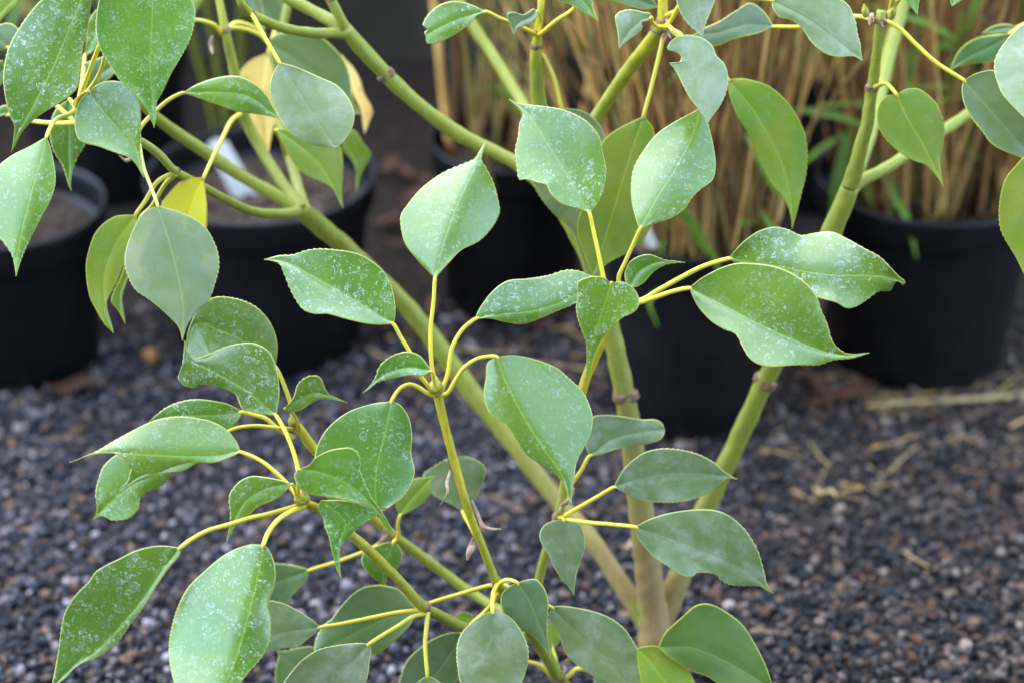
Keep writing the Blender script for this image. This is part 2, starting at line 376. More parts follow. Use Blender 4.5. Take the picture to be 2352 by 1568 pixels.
# ------------------------------------------------------------------ pots
def lathe(prof, seg=64):
    V = []; F = []
    for (r, z) in prof:
        for k in range(seg):
            a = 2*math.pi*k/seg; V.append((r*math.cos(a), r*math.sin(a), z))
    for i in range(len(prof)-1):
        for k in range(seg):
            k2 = (k+1) % seg; F.append((i*seg+k, i*seg+k2, (i+1)*seg+k2, (i+1)*seg+k))
    return V, F
def make_pot(cx, y_base, y_rim, rim_px, base_k, label, group='black nursery pots on the gravel'):
    g, d = ground_at(cx, y_base)
    r = rim_px/2.0/FPX*(d-.06); rb = r*base_k
    c = g+np.array([0, rb, 0])
    # height so that the front of the rim falls on y_rim
    ray = FWD-(y_rim-784.0)/FPX*UPV
    k = (c[1]-r)/ray[1]; h = CAM_H+k*ray[2]
    base = empty('plant_pot', c); WPOS[base.name] = c
    tag(base, label, 'pot', group)
    th = .003
    prof = [(0.001, .004), (rb*.86, .004), (rb*.9, 0), (rb*.97, 0), (rb, .006), (rb+(r*.93-rb)*.5, h*.5), (r*.93, h-.032), (r*.935, h-.03),
            (r*.93-th, h-.026), (r*.93-th, h-.05), (rb-th+(r*.93-rb)*.5, h*.5), (rb-th, .012), (0.001, .012)]
    V, F = lathe(prof); link('pot_body', mesh('pot_body', np.array(V)+c, F, [M['pot']], c), base, c)
    prof = [(r*.93, h-.034), (r*.965, h-.033), (r*.985, h-.028), (r*.99, h-.008), (r, h-.003), (r*.995, h+.001), (r*.975, h+.002), (r*.955, h-.002), (r*.94, h-.01), (r*.93-th*.2, h-.034)]
    V, F = lathe(prof); link('rim', mesh('rim', np.array(V)+c, F, [M['pot']], c), base, c)
    # soil
    zs = h-.035; rs = r*.925-th; n = 34; V = []; F = []
    for i in range(n):
        for j in range(n):
            a, b = 2*i/(n-1)-1, 2*j/(n-1)-1
            x = a*math.sqrt(max(0, 1-b*b/2)); y = b*math.sqrt(max(0, 1-a*a/2))
            z = zs+.012*mnoise.noise(Vector((x*4+cx, y*4, .3)))+.009*mnoise.noise(Vector((x*17+cx, y*17, .9)))+.006*mnoise.noise(Vector((x*43, y*43+cx, .9)))
            V.append((c[0]+x*rs, c[1]+y*rs, z))
    for i in range(n-1):
        for j in range(n-1): F.append((i*n+j, (i+1)*n+j, (i+1)*n+j+1, i*n+j+1))
    link('soil', mesh('soil', V, F, [M['soil']], c, smooth=False), base, c)
    return dict(o=base, c=c, r=r, h=h, zs=zs)
P1 = make_pot(25, 905, 575, 460, .8, 'black nursery pot with bare dark soil, beside the pot with the long white tag')
P2 = make_pot(601, 878, 520, 545, .8, 'wide black nursery pot with a long white tag in its soil')
P3 = make_pot(1175, 752, 398, 385, .82, 'black nursery pot of sparse olive canes, between the two pots with white tags')
P4 = make_pot(1585, 1022, 602, 425, .86, 'black nursery pot of dense tan canes with a short white tag at its rim')
P5 = make_pot(2130, 908, 520, 545, .78, 'wide black nursery pot of reddish canes with fresh green bamboo leaves')
P6 = make_pot(1480, 470, 160, 420, .85, 'black nursery pot of reddish canes behind the dense tan canes')
P7 = make_pot(1900, 500, 190, 420, .85, 'black nursery pot of tan canes, standing between the reddish cane pots')
P8 = make_pot(230, 480, 170, 420, .85, 'black nursery pot of leafy olive canes behind the bare soil pot')
for p in (P1, P2, P3, P4, P5, P6, P7, P8): print('POT', [round(float(x), 3) for x in (*p['c'], p['r'], p['h'])])

# ------------------------------------------------------------------ bamboo clumps
def culm_mesh(mat, k):
    rng = random.Random(k*17+3); n = 14; P = []; R = []
    ph = rng.uniform(0, 6.28); bend = rng.uniform(.01, .05)
    for i in range(n):
        t = i/(n-1); b = bend*t*t
        P.append((b*math.cos(ph)+.004*math.sin(t*9+ph), b*math.sin(ph)+.004*math.cos(t*7+ph), t)); R.append((1-.45*t)*(1.25 if i % 3 == 1 else 1.0))
    P = np.array(P); R = np.array(R)*.0026
    V, F = tube_geo(P, R, 7)
    return mesh('culm', V, F, [mat])
CULMS = {m: [culm_mesh(M[m], k) for k in range(5)] for m in ('culm', 'culm_red', 'culm_olive')}
def blade_mesh(k):
    rng = random.Random(k+50); n = 9; V = []; F = []
    for i in range(n):
        t = i/(n-1); wd = .08*(math.sin(math.pi*min(1, t*.9+.06))**.8)*(1-t*.55); z = -.35*t*t*rng.uniform(.8, 1.2)
        V += [(-wd, t, z+.02), (0, t, z), (wd, t, z+.02)]
    for i in range(n-1):
        for j in range(2): F.append((i*3+j, i*3+j+1, i*3+j+4, i*3+j+3))
    b = len(V); V += [(x, y, z-.006) for x, y, z in V]
    F += [tuple(q+b for q in f[::-1]) for f in F]
    for i in range(n-1):
        F.append((i*3, (i+1)*3, b+(i+1)*3, b+i*3)); F.append((i*3+2, b+i*3+2, b+(i+1)*3+2, (i+1)*3+2))
    return mesh('leaf', V, F, [M['blade']])
BLADES = [blade_mesh(k) for k in range(4)]
def clump(p, n, mats, label, blades=0, lean=.10, hgt=(.5, .8), thick=(.7, 1.3), blade_z=(.05, .6), rk=.8, seed=0, bl=(.06, .13)):
    rng = random.Random(seed+91); c = p['c'].copy(); c[2] = p['zs']-.012
    root = empty('bamboo_plant', c); WPOS[root.name] = c; tag(root, label, 'bamboo', 'potted bamboo clumps')
    tops = []
    for i in range(n):
        a = rng.uniform(0, 6.283); rr = p['r']*rk*math.sqrt(rng.random()); x, y = rr*math.cos(a), rr*math.sin(a)
        o = bpy.data.objects.new('culm', rng.choice(CULMS[rng.choice(mats)])); COL.objects.link(o); o.parent = root
        o.location = (x, y, 0); L = rng.uniform(*hgt); th = rng.uniform(*thick)
        ln = lean*rng.uniform(.2, 2.2) if rng.random() < .78 else lean*6*rng.random()
        dr = math.atan2(y, x)+rng.gauss(0, 1.5)
        ax = Vector((math.cos(dr)*ln, math.sin(dr)*ln, 1)).normalized()
        o.rotation_euler = (ax.to_track_quat('Z', 'Y').to_matrix() @ Matrix.Rotation(rng.uniform(0, 6.28), 3, 'Z')).to_euler(); o.scale = (th, th, L)
        tops.append((Vector((x, y, 0)), ax, L))
    for i in range(blades):
        b0, ax, L = rng.choice(tops); pz = b0+ax*min(L, rng.uniform(*blade_z))
        o = bpy.data.objects.new('leaf', rng.choice(BLADES)); COL.objects.link(o); o.parent = root; o.location = pz
        s = rng.uniform(*bl); o.scale = (s, s, s); o.rotation_euler = (rng.uniform(-1.0, .5), rng.uniform(-.5, .5), rng.uniform(0, 6.28))
clump(P4, 190, ['culm', 'culm', 'culm_olive', 'culm_red', 'culm_red'], 'dense clump of dry tan bamboo canes in the pot with the short tag', 12, .13, seed=1, rk=.85, thick=(.3, .85))
clump(P5, 120, ['culm_red', 'culm_red', 'culm'], 'clump of thin reddish bamboo canes with bright green narrow leaves', 90, .12, seed=2, thick=(.55, 1.0), blade_z=(.03, .45))
clump(P3, 26, ['culm', 'culm_olive', 'culm_red'], 'sparse olive and tan bamboo canes between the tagged pots', 10, .10, seed=3, thick=(1.0, 1.9))
clump(P6, 190, ['culm', 'culm', 'culm_red'], 'reddish bamboo canes behind the dense tan clump', 14, .16, seed=4, thick=(.3, .9))
clump(P7, 180, ['culm', 'culm_red', 'culm'], 'tan bamboo canes standing between the two reddish cane clumps', 26, .16, seed=5, blade_z=(.1, .6), thick=(.3, .9))
clump(P8, 34, ['culm_olive', 'culm'], 'leafy olive bamboo canes behind the bare soil pot', 150, .16, seed=6, blade_z=(.1, .6))

# ------------------------------------------------------------------ plant tags, litter
def slab_px(name, pts, d0, d1, th, mat, label, cat, group=None):
    """flat piece with thickness: outline in pixels, depth from first to last row"""
    pts = [np.array(p) for p in pts]; ys = [p[1] for p in pts]; lo, hi = min(ys), max(ys)
    W = [unproj(p[0], p[1], d0+(d1-d0)*(p[1]-lo)/(hi-lo)) for p in pts]; n = len(W)
    nrm = np.cross(W[1]-W[0], W[2]-W[0]); nrm /= np.linalg.norm(nrm)
    if nrm@FWD > 0: nrm = -nrm
    V = [w_+nrm*th/2 for w_ in W]+[w_-nrm*th/2 for w_ in W]
    F = [tuple(range(n)), tuple(range(2*n-1, n-1, -1))]+[(i, i+n, (i+1) % n+n, (i+1) % n) for i in range(n)]
    return tag(link(name, mesh(name, V, F, [mat], W[0], smooth=False), None, W[0]), label, cat, group)
def soil_depth(p, px, py):
    return ground_at(px, py, p['zs']-.006)[1]
ds = soil_depth(P2, 565, 470)
slab_px('plant_tag', [(476, 332), (496, 318), (522, 326), (600, 462), (592, 478), (548, 480)], ds-.02, ds+.004, .0012, M['tag'], 'long white plastic plant tag leaning in the wide pot of soil', 'plant tag')
ds = ground_at(1490, 560, P4['h']+.004)[1]
slab_px('plant_tag', [(1470, 520), (1490, 516), (1500, 540), (1512, 566), (1492, 572), (1476, 560)], ds-.012, ds+.002, .0012, M['tag'], 'short white plant tag at the rim of the tan cane pot', 'plant tag')

def straw(pts, rpx, label, mat='straw', cat='straw', name='straw', group='dry straws on the gravel', lift=.006):
    W = []
    for p in pts:
        g, d = ground_at(p[0], p[1], lift); W.append(g)
    r = rpx/FPX*2.3
    Q = resample(catmull(np.array(W)), 14)[0]; V, F = tube_geo(Q, np.linspace(r, r*.6, 14), 7)
    return tag(link(name, mesh(name, V, F, [M[mat]], Q[0]), None, Q[0]), label, cat, group)
straw([(2352+60, 903), (2250, 915), (2120, 922), (1990, 930)], 8, 'long dry straw lying along the foot of the wide right-hand cane pot'.replace('right-hand ', ''))
straw([(845, 800), (900, 830), (985, 870)], 5, 'dry straw on the gravel behind the thick diagonal stem')
straw([(1040, 795), (1130, 810), (1230, 800)], 3.5, 'thin dry straw in front of the sparse olive cane pot')
straw([(1150, 840), (1250, 835), (1380, 850)], 4, 'dry straw lying across the gravel beside the tan cane pot')
straw([(1725, 1447), (1768, 1450), (1812, 1454)], 3, 'short pale twig on the gravel behind the dark green leaf', cat='twig', name='twig', group='twigs on the gravel')
straw([(2040, 1085), (2075, 1050), (2110, 1020)], 2.2, 'thin brown twig slanting over the gravel by the wide cane pot', cat='twig', name='twig', group='twigs on the gravel')
straw([(2075, 1265), (2105, 1285), (2135, 1300)], 3, 'crooked brown twig on open gravel', cat='twig', name='twig', group='twigs on the gravel')
straw([(1905, 1060), (1880, 1110), (1862, 1150)], 2, 'fine dry stalk on gravel near the yellow leaf scrap', cat='twig', name='twig', group='twigs on the gravel')
rl = random.Random(5)
for i in range(110):
    k = i % 4; x = rl.uniform(1740, 2400) if k else rl.uniform(850, 1380); y = (860+280*rl.random()**1.8) if k else rl.uniform(740, 900)
    a = rl.uniform(-1.2, 1.2); L = rl.uniform(30, 130)
    straw([(x, y), (x+L*.5*math.cos(a)+rl.uniform(-6, 6), y+L*.25*math.sin(a)), (x+L*math.cos(a), y+L*.5*math.sin(a))], rl.uniform(1.2, 2.8),
          'bits of fine dry stalk strewn on the gravel at the foot of the cane pots', mat=rl.choice(['straw', 'culm', 'culm_red']), cat='straw', name='straw', group='stalk litter at the foot of the pots')
def litter_leaf(px, py, wpx, lpx, ang, mat, label, name='fallen_leaf', lift=.012):
    c, d = ground_at(px, py, lift); s = d/FPX; n = 9; V = []; F = []
    for i in range(n):
        t = i/(n-1)-.5; wd = wpx*s*.5*max(.08, math.cos(t*math.pi)**.8)
        for j in (-1, 0, 1):
            x, y = t*lpx*s, wd*j
            V.append((c[0]+x*math.cos(ang)-y*math.sin(ang), c[1]+x*math.sin(ang)+y*math.cos(ang), c[2]+.004*math.sin(t*7)+.003*abs(j)))
    for i in range(n-1):
        for j in range(2): F.append((i*3+j, (i+1)*3+j, (i+1)*3+j+1, i*3+j+1))
    b = len(V); V += [(x, y, z-.0008) for x, y, z in V]; F += [tuple(q+b for q in f[::-1]) for f in F]
    for i in range(n-1):
        F.append((i*3, b+i*3, b+(i+1)*3, (i+1)*3)); F.append((i*3+2, (i+1)*3+2, b+(i+1)*3+2, b+i*3+2))
    return tag(link(name, mesh(name, V, F, [mat], c), None, c), label, 'leaf', 'fallen leaves on the gravel')
litter_leaf(170, 885, 60, 120, .2, M['deadleaf'], 'dark red fallen leaf at the foot of the bare soil pot')
litter_leaf(1895, 1132, 17, 66, -.7, M['straw'], 'yellow leaf scrap lying on open gravel')
litter_leaf(1960, 900, 50, 130, .1, M['deadleaf'], 'dark red fallen leaf at the foot of the wide leafy cane pot')
litter_leaf(1200, 645, 50, 100, .5, M['deadleaf'], 'red brown fallen leaf by the sparse olive cane pot')
litter_leaf(1450, 1250, 15, 60, .4, M['bract'], 'bleached pale leaf scrap on gravel by the forked trunk')
litter_leaf(895, 380, 30, 80, .9, M['deadleaf'], 'brown fallen leaf on ground between the tagged pot and sparse canes')
litter_leaf(920, 560, 22, 80, -.4, M['deadleaf'], 'pale brown fallen leaf in the gap between tagged pot and olive canes')

for i in range(30):
    k = i % 3; x, y = ((rl.uniform(880, 1010), rl.uniform(330, 760)), (rl.uniform(1220, 1390), rl.uniform(640, 770)), (rl.uniform(1790, 1900), rl.uniform(780, 930)))[k]
    litter_leaf(x, y, rl.uniform(18, 40), rl.uniform(50, 110), rl.uniform(-1.5, 1.5), M['deadleaf'], 'dry brown leaf litter lying in the dark gaps between the pots')
g, d = ground_at(345, 815, .010)
import bmesh
bm = bmesh.new(); bmesh.ops.create_icosphere(bm, subdivisions=3, radius=.0085)
for v in bm.verts: v.co *= 1+.2*mnoise.noise(v.co*120)
bm.to_mesh(me_ := bpy.data.meshes.new('pebble')); bm.free(); me_.materials.append(M['amber'])
tag(link('pebble', me_, None, g), 'single round amber pebble among dark gravel near the bare soil pot', 'pebble')

# ------------------------------------------------------------------ shrub builder: stems, leaves
def px_path(pts):
    """(x, y, depth, diameter px) -> world points and radii"""
    P = np.array([(*unproj(p[0], p[1], p[2]), p[3]/2*p[2]/FPX) for p in pts])
    Q = catmull(P, 9); n = max(8, len(Q)); Q = resample(Q, n)[0]
    return Q[:, :3], Q[:, 3]
def stem(root, pts, age0, age1, nodes=(), sides=14, name='stem'):
    P, R = px_path(pts); age = np.linspace(age0, age1, len(P))
    V, F = tube_geo(P, R, sides, .14, RNG.random()*9)
    A = np.r_[np.repeat(age, sides), age[0], age[-1]]
    o = link(name, mesh(name, V, F, [M['stem']], P[0], attrs={'age': A}), root, P[0])
    for (x, y) in nodes:
        # nearest path point in pixels
        q = [(C := p-C0, (1176+FPX*C[0]/(C@FWD)-x)**2+(784-FPX*(C@UPV)/(C@FWD)-y)**2)[1] for p in P]
        i = int(np.argmin(q)); i = min(max(i, 1), len(P)-2)
        tdir = (P[i+1]-P[i-1]); tdir /= np.linalg.norm(tdir); r = R[i]
        zz = np.array([-1.0, -.7, -.3, .05, .4, .75, 1.0])*r*.62; kk = np.array([.92, 1.12, 1.2, 1.1, 1.22, 1.1, .9])*r
        Vn, Fn = tube_geo(P[i]+zz[:, None]*tdir, kk, 14, .35, x)
        link('node', mesh('node', Vn, Fn, [M['node']], P[i]), o, P[i])
    return o
# how far each half of a leaf turns its face up to the open sky (0 = towards the dark screen added behind the camera, 1 = up), in planting order
SHEEN = {0: (1, 0), 1: (0, .8), 2: (1, 0), 3: (1, 0), 4: (0, .3), 5: (.2, 1), 6: (0, .7), 7: (.5, 0), 8: (0, 0), 9: (.1, 0), 10: (1, .2), 11: (0, 0), 12: (.1, 0),
         13: (.2, .4), 14: (.3, .5), 15: (.2, 0), 16: (0, .4), 17: (.9, 0), 25: (.5, .7), 32: (0, .1), 33: (0, 0), 38: (0, .3), 39: (.15, 1), 40: (.9, .5), 41: (0, .1), 42: (.8, .1),
         43: (.1, 1), 44: (0, 0), 45: (0, 0), 46: (0, 0), 47: (.9, .4), 48: (.6, .6), 49: (.6, .3), 51: (.5, .2), 54: (.8, .6), 55: (.6, .4), 56: (0, .3), 57: (.3, .7), 58: (.9, .7),
         61: (0, 0), 64: (.2, 0), 65: (.3, .1), 66: (.8, .15), 67: (.8, .2), 75: (.6, .2), 76: (.7, .3), 82: (.3, .8)}
LEAFNO = [0]
def leaf_slopes(u, o1, sh):
    t = [-.12+.44*v for v in sh]; o = [o1, -o1]
    A = [[u[1], o[0][1], 0], [u[1], 0, o[1][1]], [0, .35, 0], [0, 0, .35], [.12, 0, 0]]; b = [t[0], t[1], 0, 0, 0]
    m, c1, c2 = np.linalg.lstsq(np.array(A), np.array(b), rcond=None)[0]
    cs = [c1, c2]
    for i in (0, 1):
        if abs(o[i][1]) < .5 and sh[i] > .55: cs[i] += .38*(1-abs(o[i][1]))*sh[i]
    cs = [max(-.6, min(.6, v)) for v in cs]; m = max(-.6, min(.6, m))
    return m*u[0], m*u[1], (-cs[0], -cs[1])
def leaf(root, c, B, T, s1, s2, mid=None, d=1.66, gx=None, gy=None, fold=None, curl=None, mat='fresh', pet=None, nd=None, pw=9.5, pmat='petiole', teeth=1.0, label=None, wave=None, sh=None):
    f = lambda L: [cv(c, p) for p in L]
    B, T = cv(c, B), cv(c, T); s1, s2 = f(s1), f(s2)
    r = RNG
    gx = r.uniform(-.3, .3) if gx is None else gx
    gy = r.uniform(.1, .5) if gy is None else gy
    fold = r.uniform(-.35, .35) if fold is None else fold
    curl = r.uniform(0, .12) if curl is None else curl
    wave = r.uniform(.015, .04) if wave is None else wave
    D1, D2 = catmull([B]+s1+[T]), catmull([B]+s2+[T])
    L = max(np.linalg.norm(np.diff(D1, axis=0), axis=1).sum(), np.linalg.norm(np.diff(D2, axis=0), axis=1).sum())
    N = int(min(150, max(44, L/2.8)))
    N = int(N*1.25)
    if mid: Md = resample(catmull([B]+f(mid)+[T]), N)[0]
    else:
        A1, A2 = resample(D1, N)[0], resample(D2, N)[0]
        Md = (A1+A2)/2; st = np.array(B)[None]+(np.array(T)-np.array(B))[None]*np.linspace(0, 1, N)[:, None]
        Md = Md*.5+st*.5
    def along(D):
        # samples of a margin that lie opposite the midrib samples, so that necks and drip tips stay narrow
        dd = np.vstack([resample(D, N*3)[0]]); arc = np.linspace(0, 1, len(dd))
        pj = np.argmin(((dd[:, None]-Md[None])**2).sum(2), axis=1)/(N-1); pj[0] = 0; pj[-1] = 1
        q = .62*np.maximum.accumulate(pj)+.38*arc; q = (q-q[0])/(q[-1]-q[0])
        tq = np.linspace(0, 1, N)
        return np.stack([np.interp(tq, q, dd[:, k]) for k in (0, 1)], 1), np.linalg.norm(np.diff(D, axis=0), axis=1).sum()
    A1, l1 = along(D1); A2, l2 = along(D2)
    ax = np.gradient(Md, axis=0); ax /= np.linalg.norm(ax, axis=1)[:, None]+1e-9; pr = np.stack([-ax[:, 1], ax[:, 0]], 1)
    tt = np.linspace(0, 1, N)
    sides = []; tooths = []; ph0 = r.uniform(0, 6.28)
    for A, l in ((A1, l1), (A2, l2)):
        sg = np.sign(np.median(((A-Md)*pr).sum(1))) or 1.0
        tg = np.gradient(A, axis=0); tg /= np.linalg.norm(tg, axis=1)[:, None]+1e-9
        nn = np.stack([-tg[:, 1], tg[:, 0]], 1)
        nn *= np.sign(((A-Md)*nn).sum(1))[:, None]
        k = max(8, l/(12.5+r.uniform(-1, 2))); env = np.clip((tt-.22)/.15, 0, 1)*np.clip((.93-tt)/.06, 0, 1)
        fr = (tt*k+.12*np.sin(tt*23+sg)) % 1.0
        tooth = np.where(fr < .78, fr/.78, (1-fr)/.22)
        A0 = A; tv = nn*((tooth-.5)*(1.5+1.1*np.sin(tt*9+ph0))*env*teeth)[:, None]
        # keep ends open by a hair so no face collapses
        e = np.clip(1-np.minimum(tt, 1-tt)*N/1.5, 0, 1)[:, None]
        A = A*(1-e)+(Md+pr*sg*(1.6+2.2*(tt < .5)[:, None]))*e
        sides.append(A); tooths.append(tv)
    px2m = d/FPX; Lm = L*px2m
    u = np.array([T[0]-B[0], -(T[1]-B[1])]); u = u/np.linalg.norm(u); o1 = np.array([-u[1], u[0]])
    w1 = np.median(sides[0]-Md, axis=0)*np.array([1, -1])
    if w1@o1 < 0: o1 = -o1
    if sh is None: sh = SHEEN.get(LEAFNO[0], (r.uniform(0, .5), r.uniform(0, .5))); LEAFNO[0] += 1
    gx, gy, fold = leaf_slopes(u, o1, sh)
    dirx = np.array(T)-np.array(B)
    cols = []
    ph = r.uniform(0, 6.28)
    for si, A in ((0, sides[0]), (1, sides[1])):
        wpx = np.linalg.norm(A-Md, axis=1); srim = 1-np.minimum(3.5/np.maximum(wpx, 1e-3), .45)
        ss = [np.full(N, v)*srim for v in (0, .17, .34, .51, .68, .85, 1.0)]+[np.ones(N)]
        cols.append((A, wpx, ss))
    order = [(0, k) for k in range(7, 0, -1)]+[(0, 0)]+[(1, k) for k in range(1, 8)]
    nc = len(order); P = np.empty((N, nc, 3)); S_ = np.empty((N, nc)); DM = np.empty((N, nc)); RM = np.zeros((N, nc))
    for j, (si, k) in enumerate(order):
        A, wpx, ss = cols[si]; s = ss[k]; q = Md+(A-Md)*s[:, None]
        dq = tooths[si] if k == 7 else 0.0
        dx = (q[:, 0]-B[0])*px2m; dy = -(q[:, 1]-B[1])*px2m; wm = wpx*px2m
        fs = fold if np.isscalar(fold) else fold[si]
        dep = d+gx*dx+gy*dy-fs*wm*(s*.75+.25*s*s)+curl*Lm*tt**2
        dep += wave*Lm*.5*s**2*np.sin(tt*7.5+ph+(2.2 if si else 0))*np.minimum(1, wpx/25)
        # channelled midrib
        dep += .0007*np.exp(-(s*wm/.0022)**2)*np.minimum(1, wpx/12)
        q = q+dq
        for i in range(N): P[i, j] = unproj(q[i, 0], q[i, 1], dep[i])
        S_[:, j] = s; DM[:, j] = s*wm; RM[:, j] = 1.0 if k == 7 else 0.0
    du = np.gradient(P, axis=0); dv = np.gradient(P, axis=1); nrm = np.cross(du, dv); nrm /= np.linalg.norm(nrm, axis=2)[..., None]+1e-12
    sgn = -1.0 if np.mean(nrm@FWD) > 0 else 1.0
    nrm *= sgn
    th = .00042
    Vt = P.reshape(-1, 3); Vb = (P-nrm*th*(1.25-.0*RM)[..., None]).reshape(-1, 3)
    F = []; FM = []; nt = N*nc
    idx = np.arange(nt).reshape(N, nc)
    for i in range(N-1):
        for j in range(nc-1):
            a, b, c_, d_ = idx[i, j], idx[i+1, j], idx[i+1, j+1], idx[i, j+1]
            q = (a, b, c_, d_) if sgn > 0 else (d_, c_, b, a)
            F.append(q); FM.append(0); F.append(tuple(x+nt for x in q[::-1])); FM.append(1)
    loop = list(idx[:, 0])+list(idx[-1, 1:])+list(idx[-2::-1, -1])+list(idx[0, -2:0:-1])
    m = len(loop)
    for i in range(m):
        a, b = loop[i], loop[(i+1) % m]
        F.append((b, a, a+nt, b+nt) if sgn > 0 else (a, b, b+nt, a+nt)); FM.append(0)
    TT = np.repeat(tt[:, None], nc, 1)
    at = {k: np.r_[v.ravel(), v.ravel()] for k, v in (('s', S_), ('dmid', DM), ('rim', RM), ('t', TT))}
    org = unproj(B[0], B[1], d)
    o = link('leaf', mesh('leaf', np.vstack([Vt, Vb]), F, [M[mat], M['under']], org, fmat=FM, attrs=at), root, org)
    if label: o['label'] = label
    if pet:
        pp = f(pet); n_d = d if nd is None else nd; n = len(pp)
        bd = d+.0006; u = np.array(T)-np.array(B); u = u/np.linalg.norm(u)
        pts = [(x, y, n_d+(bd-n_d)*(i/n)**.8, pw*(1.2-.25*i/n)) for i, (x, y) in enumerate(pp)]+[(B[0], B[1], bd, pw*.92), (B[0]+u[0]*10, B[1]+u[1]*10, bd+.0012, pw*.55)]
        Pp, Rp = px_path(pts); V, F = tube_geo(Pp, Rp, 9)
        link('petiole', mesh('petiole', V, F, [M[pmat]], Pp[0]), o, Pp[0])
    return o
def bud(root, px, py, d, hpx, wpx, lean=(0, -1)):
    b = unproj(px, py, d); t_ = unproj(px+lean[0]*hpx, py+lean[1]*hpx, d-.004); axv = t_-b; h = np.linalg.norm(axv); axv /= h; wv = wpx/2*d/FPX
    a1 = np.cross(axv, [0, 1, .2]); a1 /= np.linalg.norm(a1); a2 = np.cross(axv, a1)
    prof = np.array([.55, .9, 1.0, .95, .8, .55, .28, .05]); zz = np.linspace(0, 1, 8)
    V, F = tube_geo(b+axv*(zz*h)[:, None], prof*wv*.9, 12)
    o = link('bud', mesh('bud', V, F, [M['bud']], b), root, b)
    for ring in range(5):
        z0 = .02+ring*.17; nn = 7 if ring < 4 else 4
        for k in range(nn):
            a = 6.283*(k+.5*(ring % 2))/nn; da = 6.283/nn*.58
            V = []; F = []
            for zi, (zf, wf, off) in enumerate(((0, 1, .0), (.12, 1.05, .05), (.22, .7, .06), (.30, .12, .03))):
                z = z0+zf; rr = float(np.interp(z, zz, prof))*wv*.9*(1.03+off)+.0003
                for aa in (a-da*wf, a, a+da*wf):
                    ex = 1.04 if aa == a else 1.0
                    V.append(b+axv*z*h+rr*ex*(math.cos(aa)*a1+math.sin(aa)*a2))
            for i in range(3):
                for j in range(2): F.append((i*3+j, i*3+j+1, i*3+j+4, i*3+j+3))
            link('bud_scale', mesh('bud_scale', V, F, [M['bud']], b), o, b)
def bract(root, c, pts, d, wpx=5, mat='bract'):
    P = np.array([(*unproj(*cv(c, p), d+.004*math.sin(i*1.7)), 0) for i, p in enumerate(pts)]); n = 16
    Q = resample(catmull(P[:, :3]), n)[0]; wv = wpx*d/FPX*np.sin(np.linspace(.25, 2.95, n))
    V, F = tube_geo(Q, wv*.5+.0002, 6, .8, RNG.random()*9)
    V = np.array(V)
    link('dry_bract', mesh('dry_bract', V, F, [M[mat]], Q[0]), root, Q[0])

# ------------------------------------------------------------------ the shrub in front
gp, gd = ground_at(1512, 1600)
SH = empty('shrub', gp); WPOS[SH.name] = gp
tag(SH, 'tall forking evergreen shrub with glossy toothed leaves on yellow stalks, rooted in the gravel', 'shrub')
L = lambda *a, **k: leaf(SH, *a, **k)
ST = lambda *a, **k: stem(SH, *a, **k)
ST([(1513, 1612, gd+.01, 84), (1506, 1520, 1.935, 78), (1502, 1440, 1.925, 76), (1497, 1380, 1.915, 68), (1487, 1290, 1.895, 62), (1462, 1090, 1.86, 54), (1437, 920, 1.83, 48), (1406, 770, 1.81, 45), (1362, 620, 1.80, 42), (1310, 510, 1.80, 40), (1250, 430, 1.81, 36), (1190, 379, 1.82, 33), (1060, 312, 1.82, 35), (960, 240, 1.81, 34), (880, 165, 1.80, 35), (790, 66, 1.78, 36)], 1.0, .42, [(1432, 905), (884, 170)], 18, 'trunk')
ST([(1495, 1445, 1.925, 48), (1440, 1360, 1.925, 44), (1360, 1240, 1.93, 42), (1290, 1160, 1.94, 42), (1180, 1020, 1.945, 44), (1100, 920, 1.945, 44), (1010, 800, 1.94, 44), (930, 700, 1.925, 42), (800, 575, 1.89, 42), (745, 528, 1.87, 44), (690, 480, 1.85, 42)], .95, .45)
ST([(1512, 1440, 1.935, 60), (1545, 1365, 1.925, 52), (1620, 1170, 1.905, 48), (1690, 1020, 1.88, 44), (1757, 875, 1.85, 42), (1800, 790, 1.83, 42), (1870, 630, 1.80, 43), (1915, 520, 1.785, 47), (1955, 425, 1.77, 44)], .9, .42, [(1757, 872)])
# upper forks
ST([(800, 78, 1.78, 26), (770, 77, 1.78, 25), (720, 76, 1.77, 24), (655, 66, 1.74, 23), (600, 45, 1.70, 22), (572, 30, 1.68, 22), (555, 8, 1.67, 20), (548, -15, 1.67, 18)], .45, .3, [(572, 32)])
ST([(795, 72, 1.782, 30), (765, 52, 1.785, 29), (710, 22, 1.79, 28), (650, -10, 1.79, 27)], .45, .4)
ST([(795, 70, 1.78, 28), (783, 45, 1.775, 25), (760, 0, 1.77, 23), (752, -20, 1.77, 22)], .45, .35, [(757, 0)])
ST([(1318, 522, 1.80, 38), (1285, 430, 1.80, 38), (1255, 320, 1.79, 38), (1237, 230, 1.78, 36), (1232, 125, 1.76, 28), (1235, 75, 1.75, 18), (1242, 20, 1.74, 17), (1244, -15, 1.74, 17)], .5, .15, [(1230, 108), (1238, 72)])
ST([(1285, 430, 1.82, 30), (1262, 350, 1.86, 29), (1200, 240, 1.90, 28), (1140, 140, 1.92, 28), (1080, 50, 1.93, 28), (1045, -15, 1.93, 28)], .5, .45)
ST([(1330, 535, 1.805, 34), (1318, 400, 1.81, 32), (1345, 310, 1.81, 31), (1378, 258, 1.805, 31), (1440, 165, 1.78, 31), (1505, 80, 1.745, 30), (1521, 40, 1.735, 23), (1522, -15, 1.73, 21)], .5, .12, [(1524, 70), (1523, 48)])
ST([(1953, 430, 1.77, 40), (1975, 350, 1.755, 33), (1992, 280, 1.745, 30), (2003, 205, 1.735, 27), (2014, 120, 1.72, 23), (2021, 50, 1.71, 24), (2024, 25, 1.71, 20)], .45, .35, [(2000, 203), (2022, 48)])
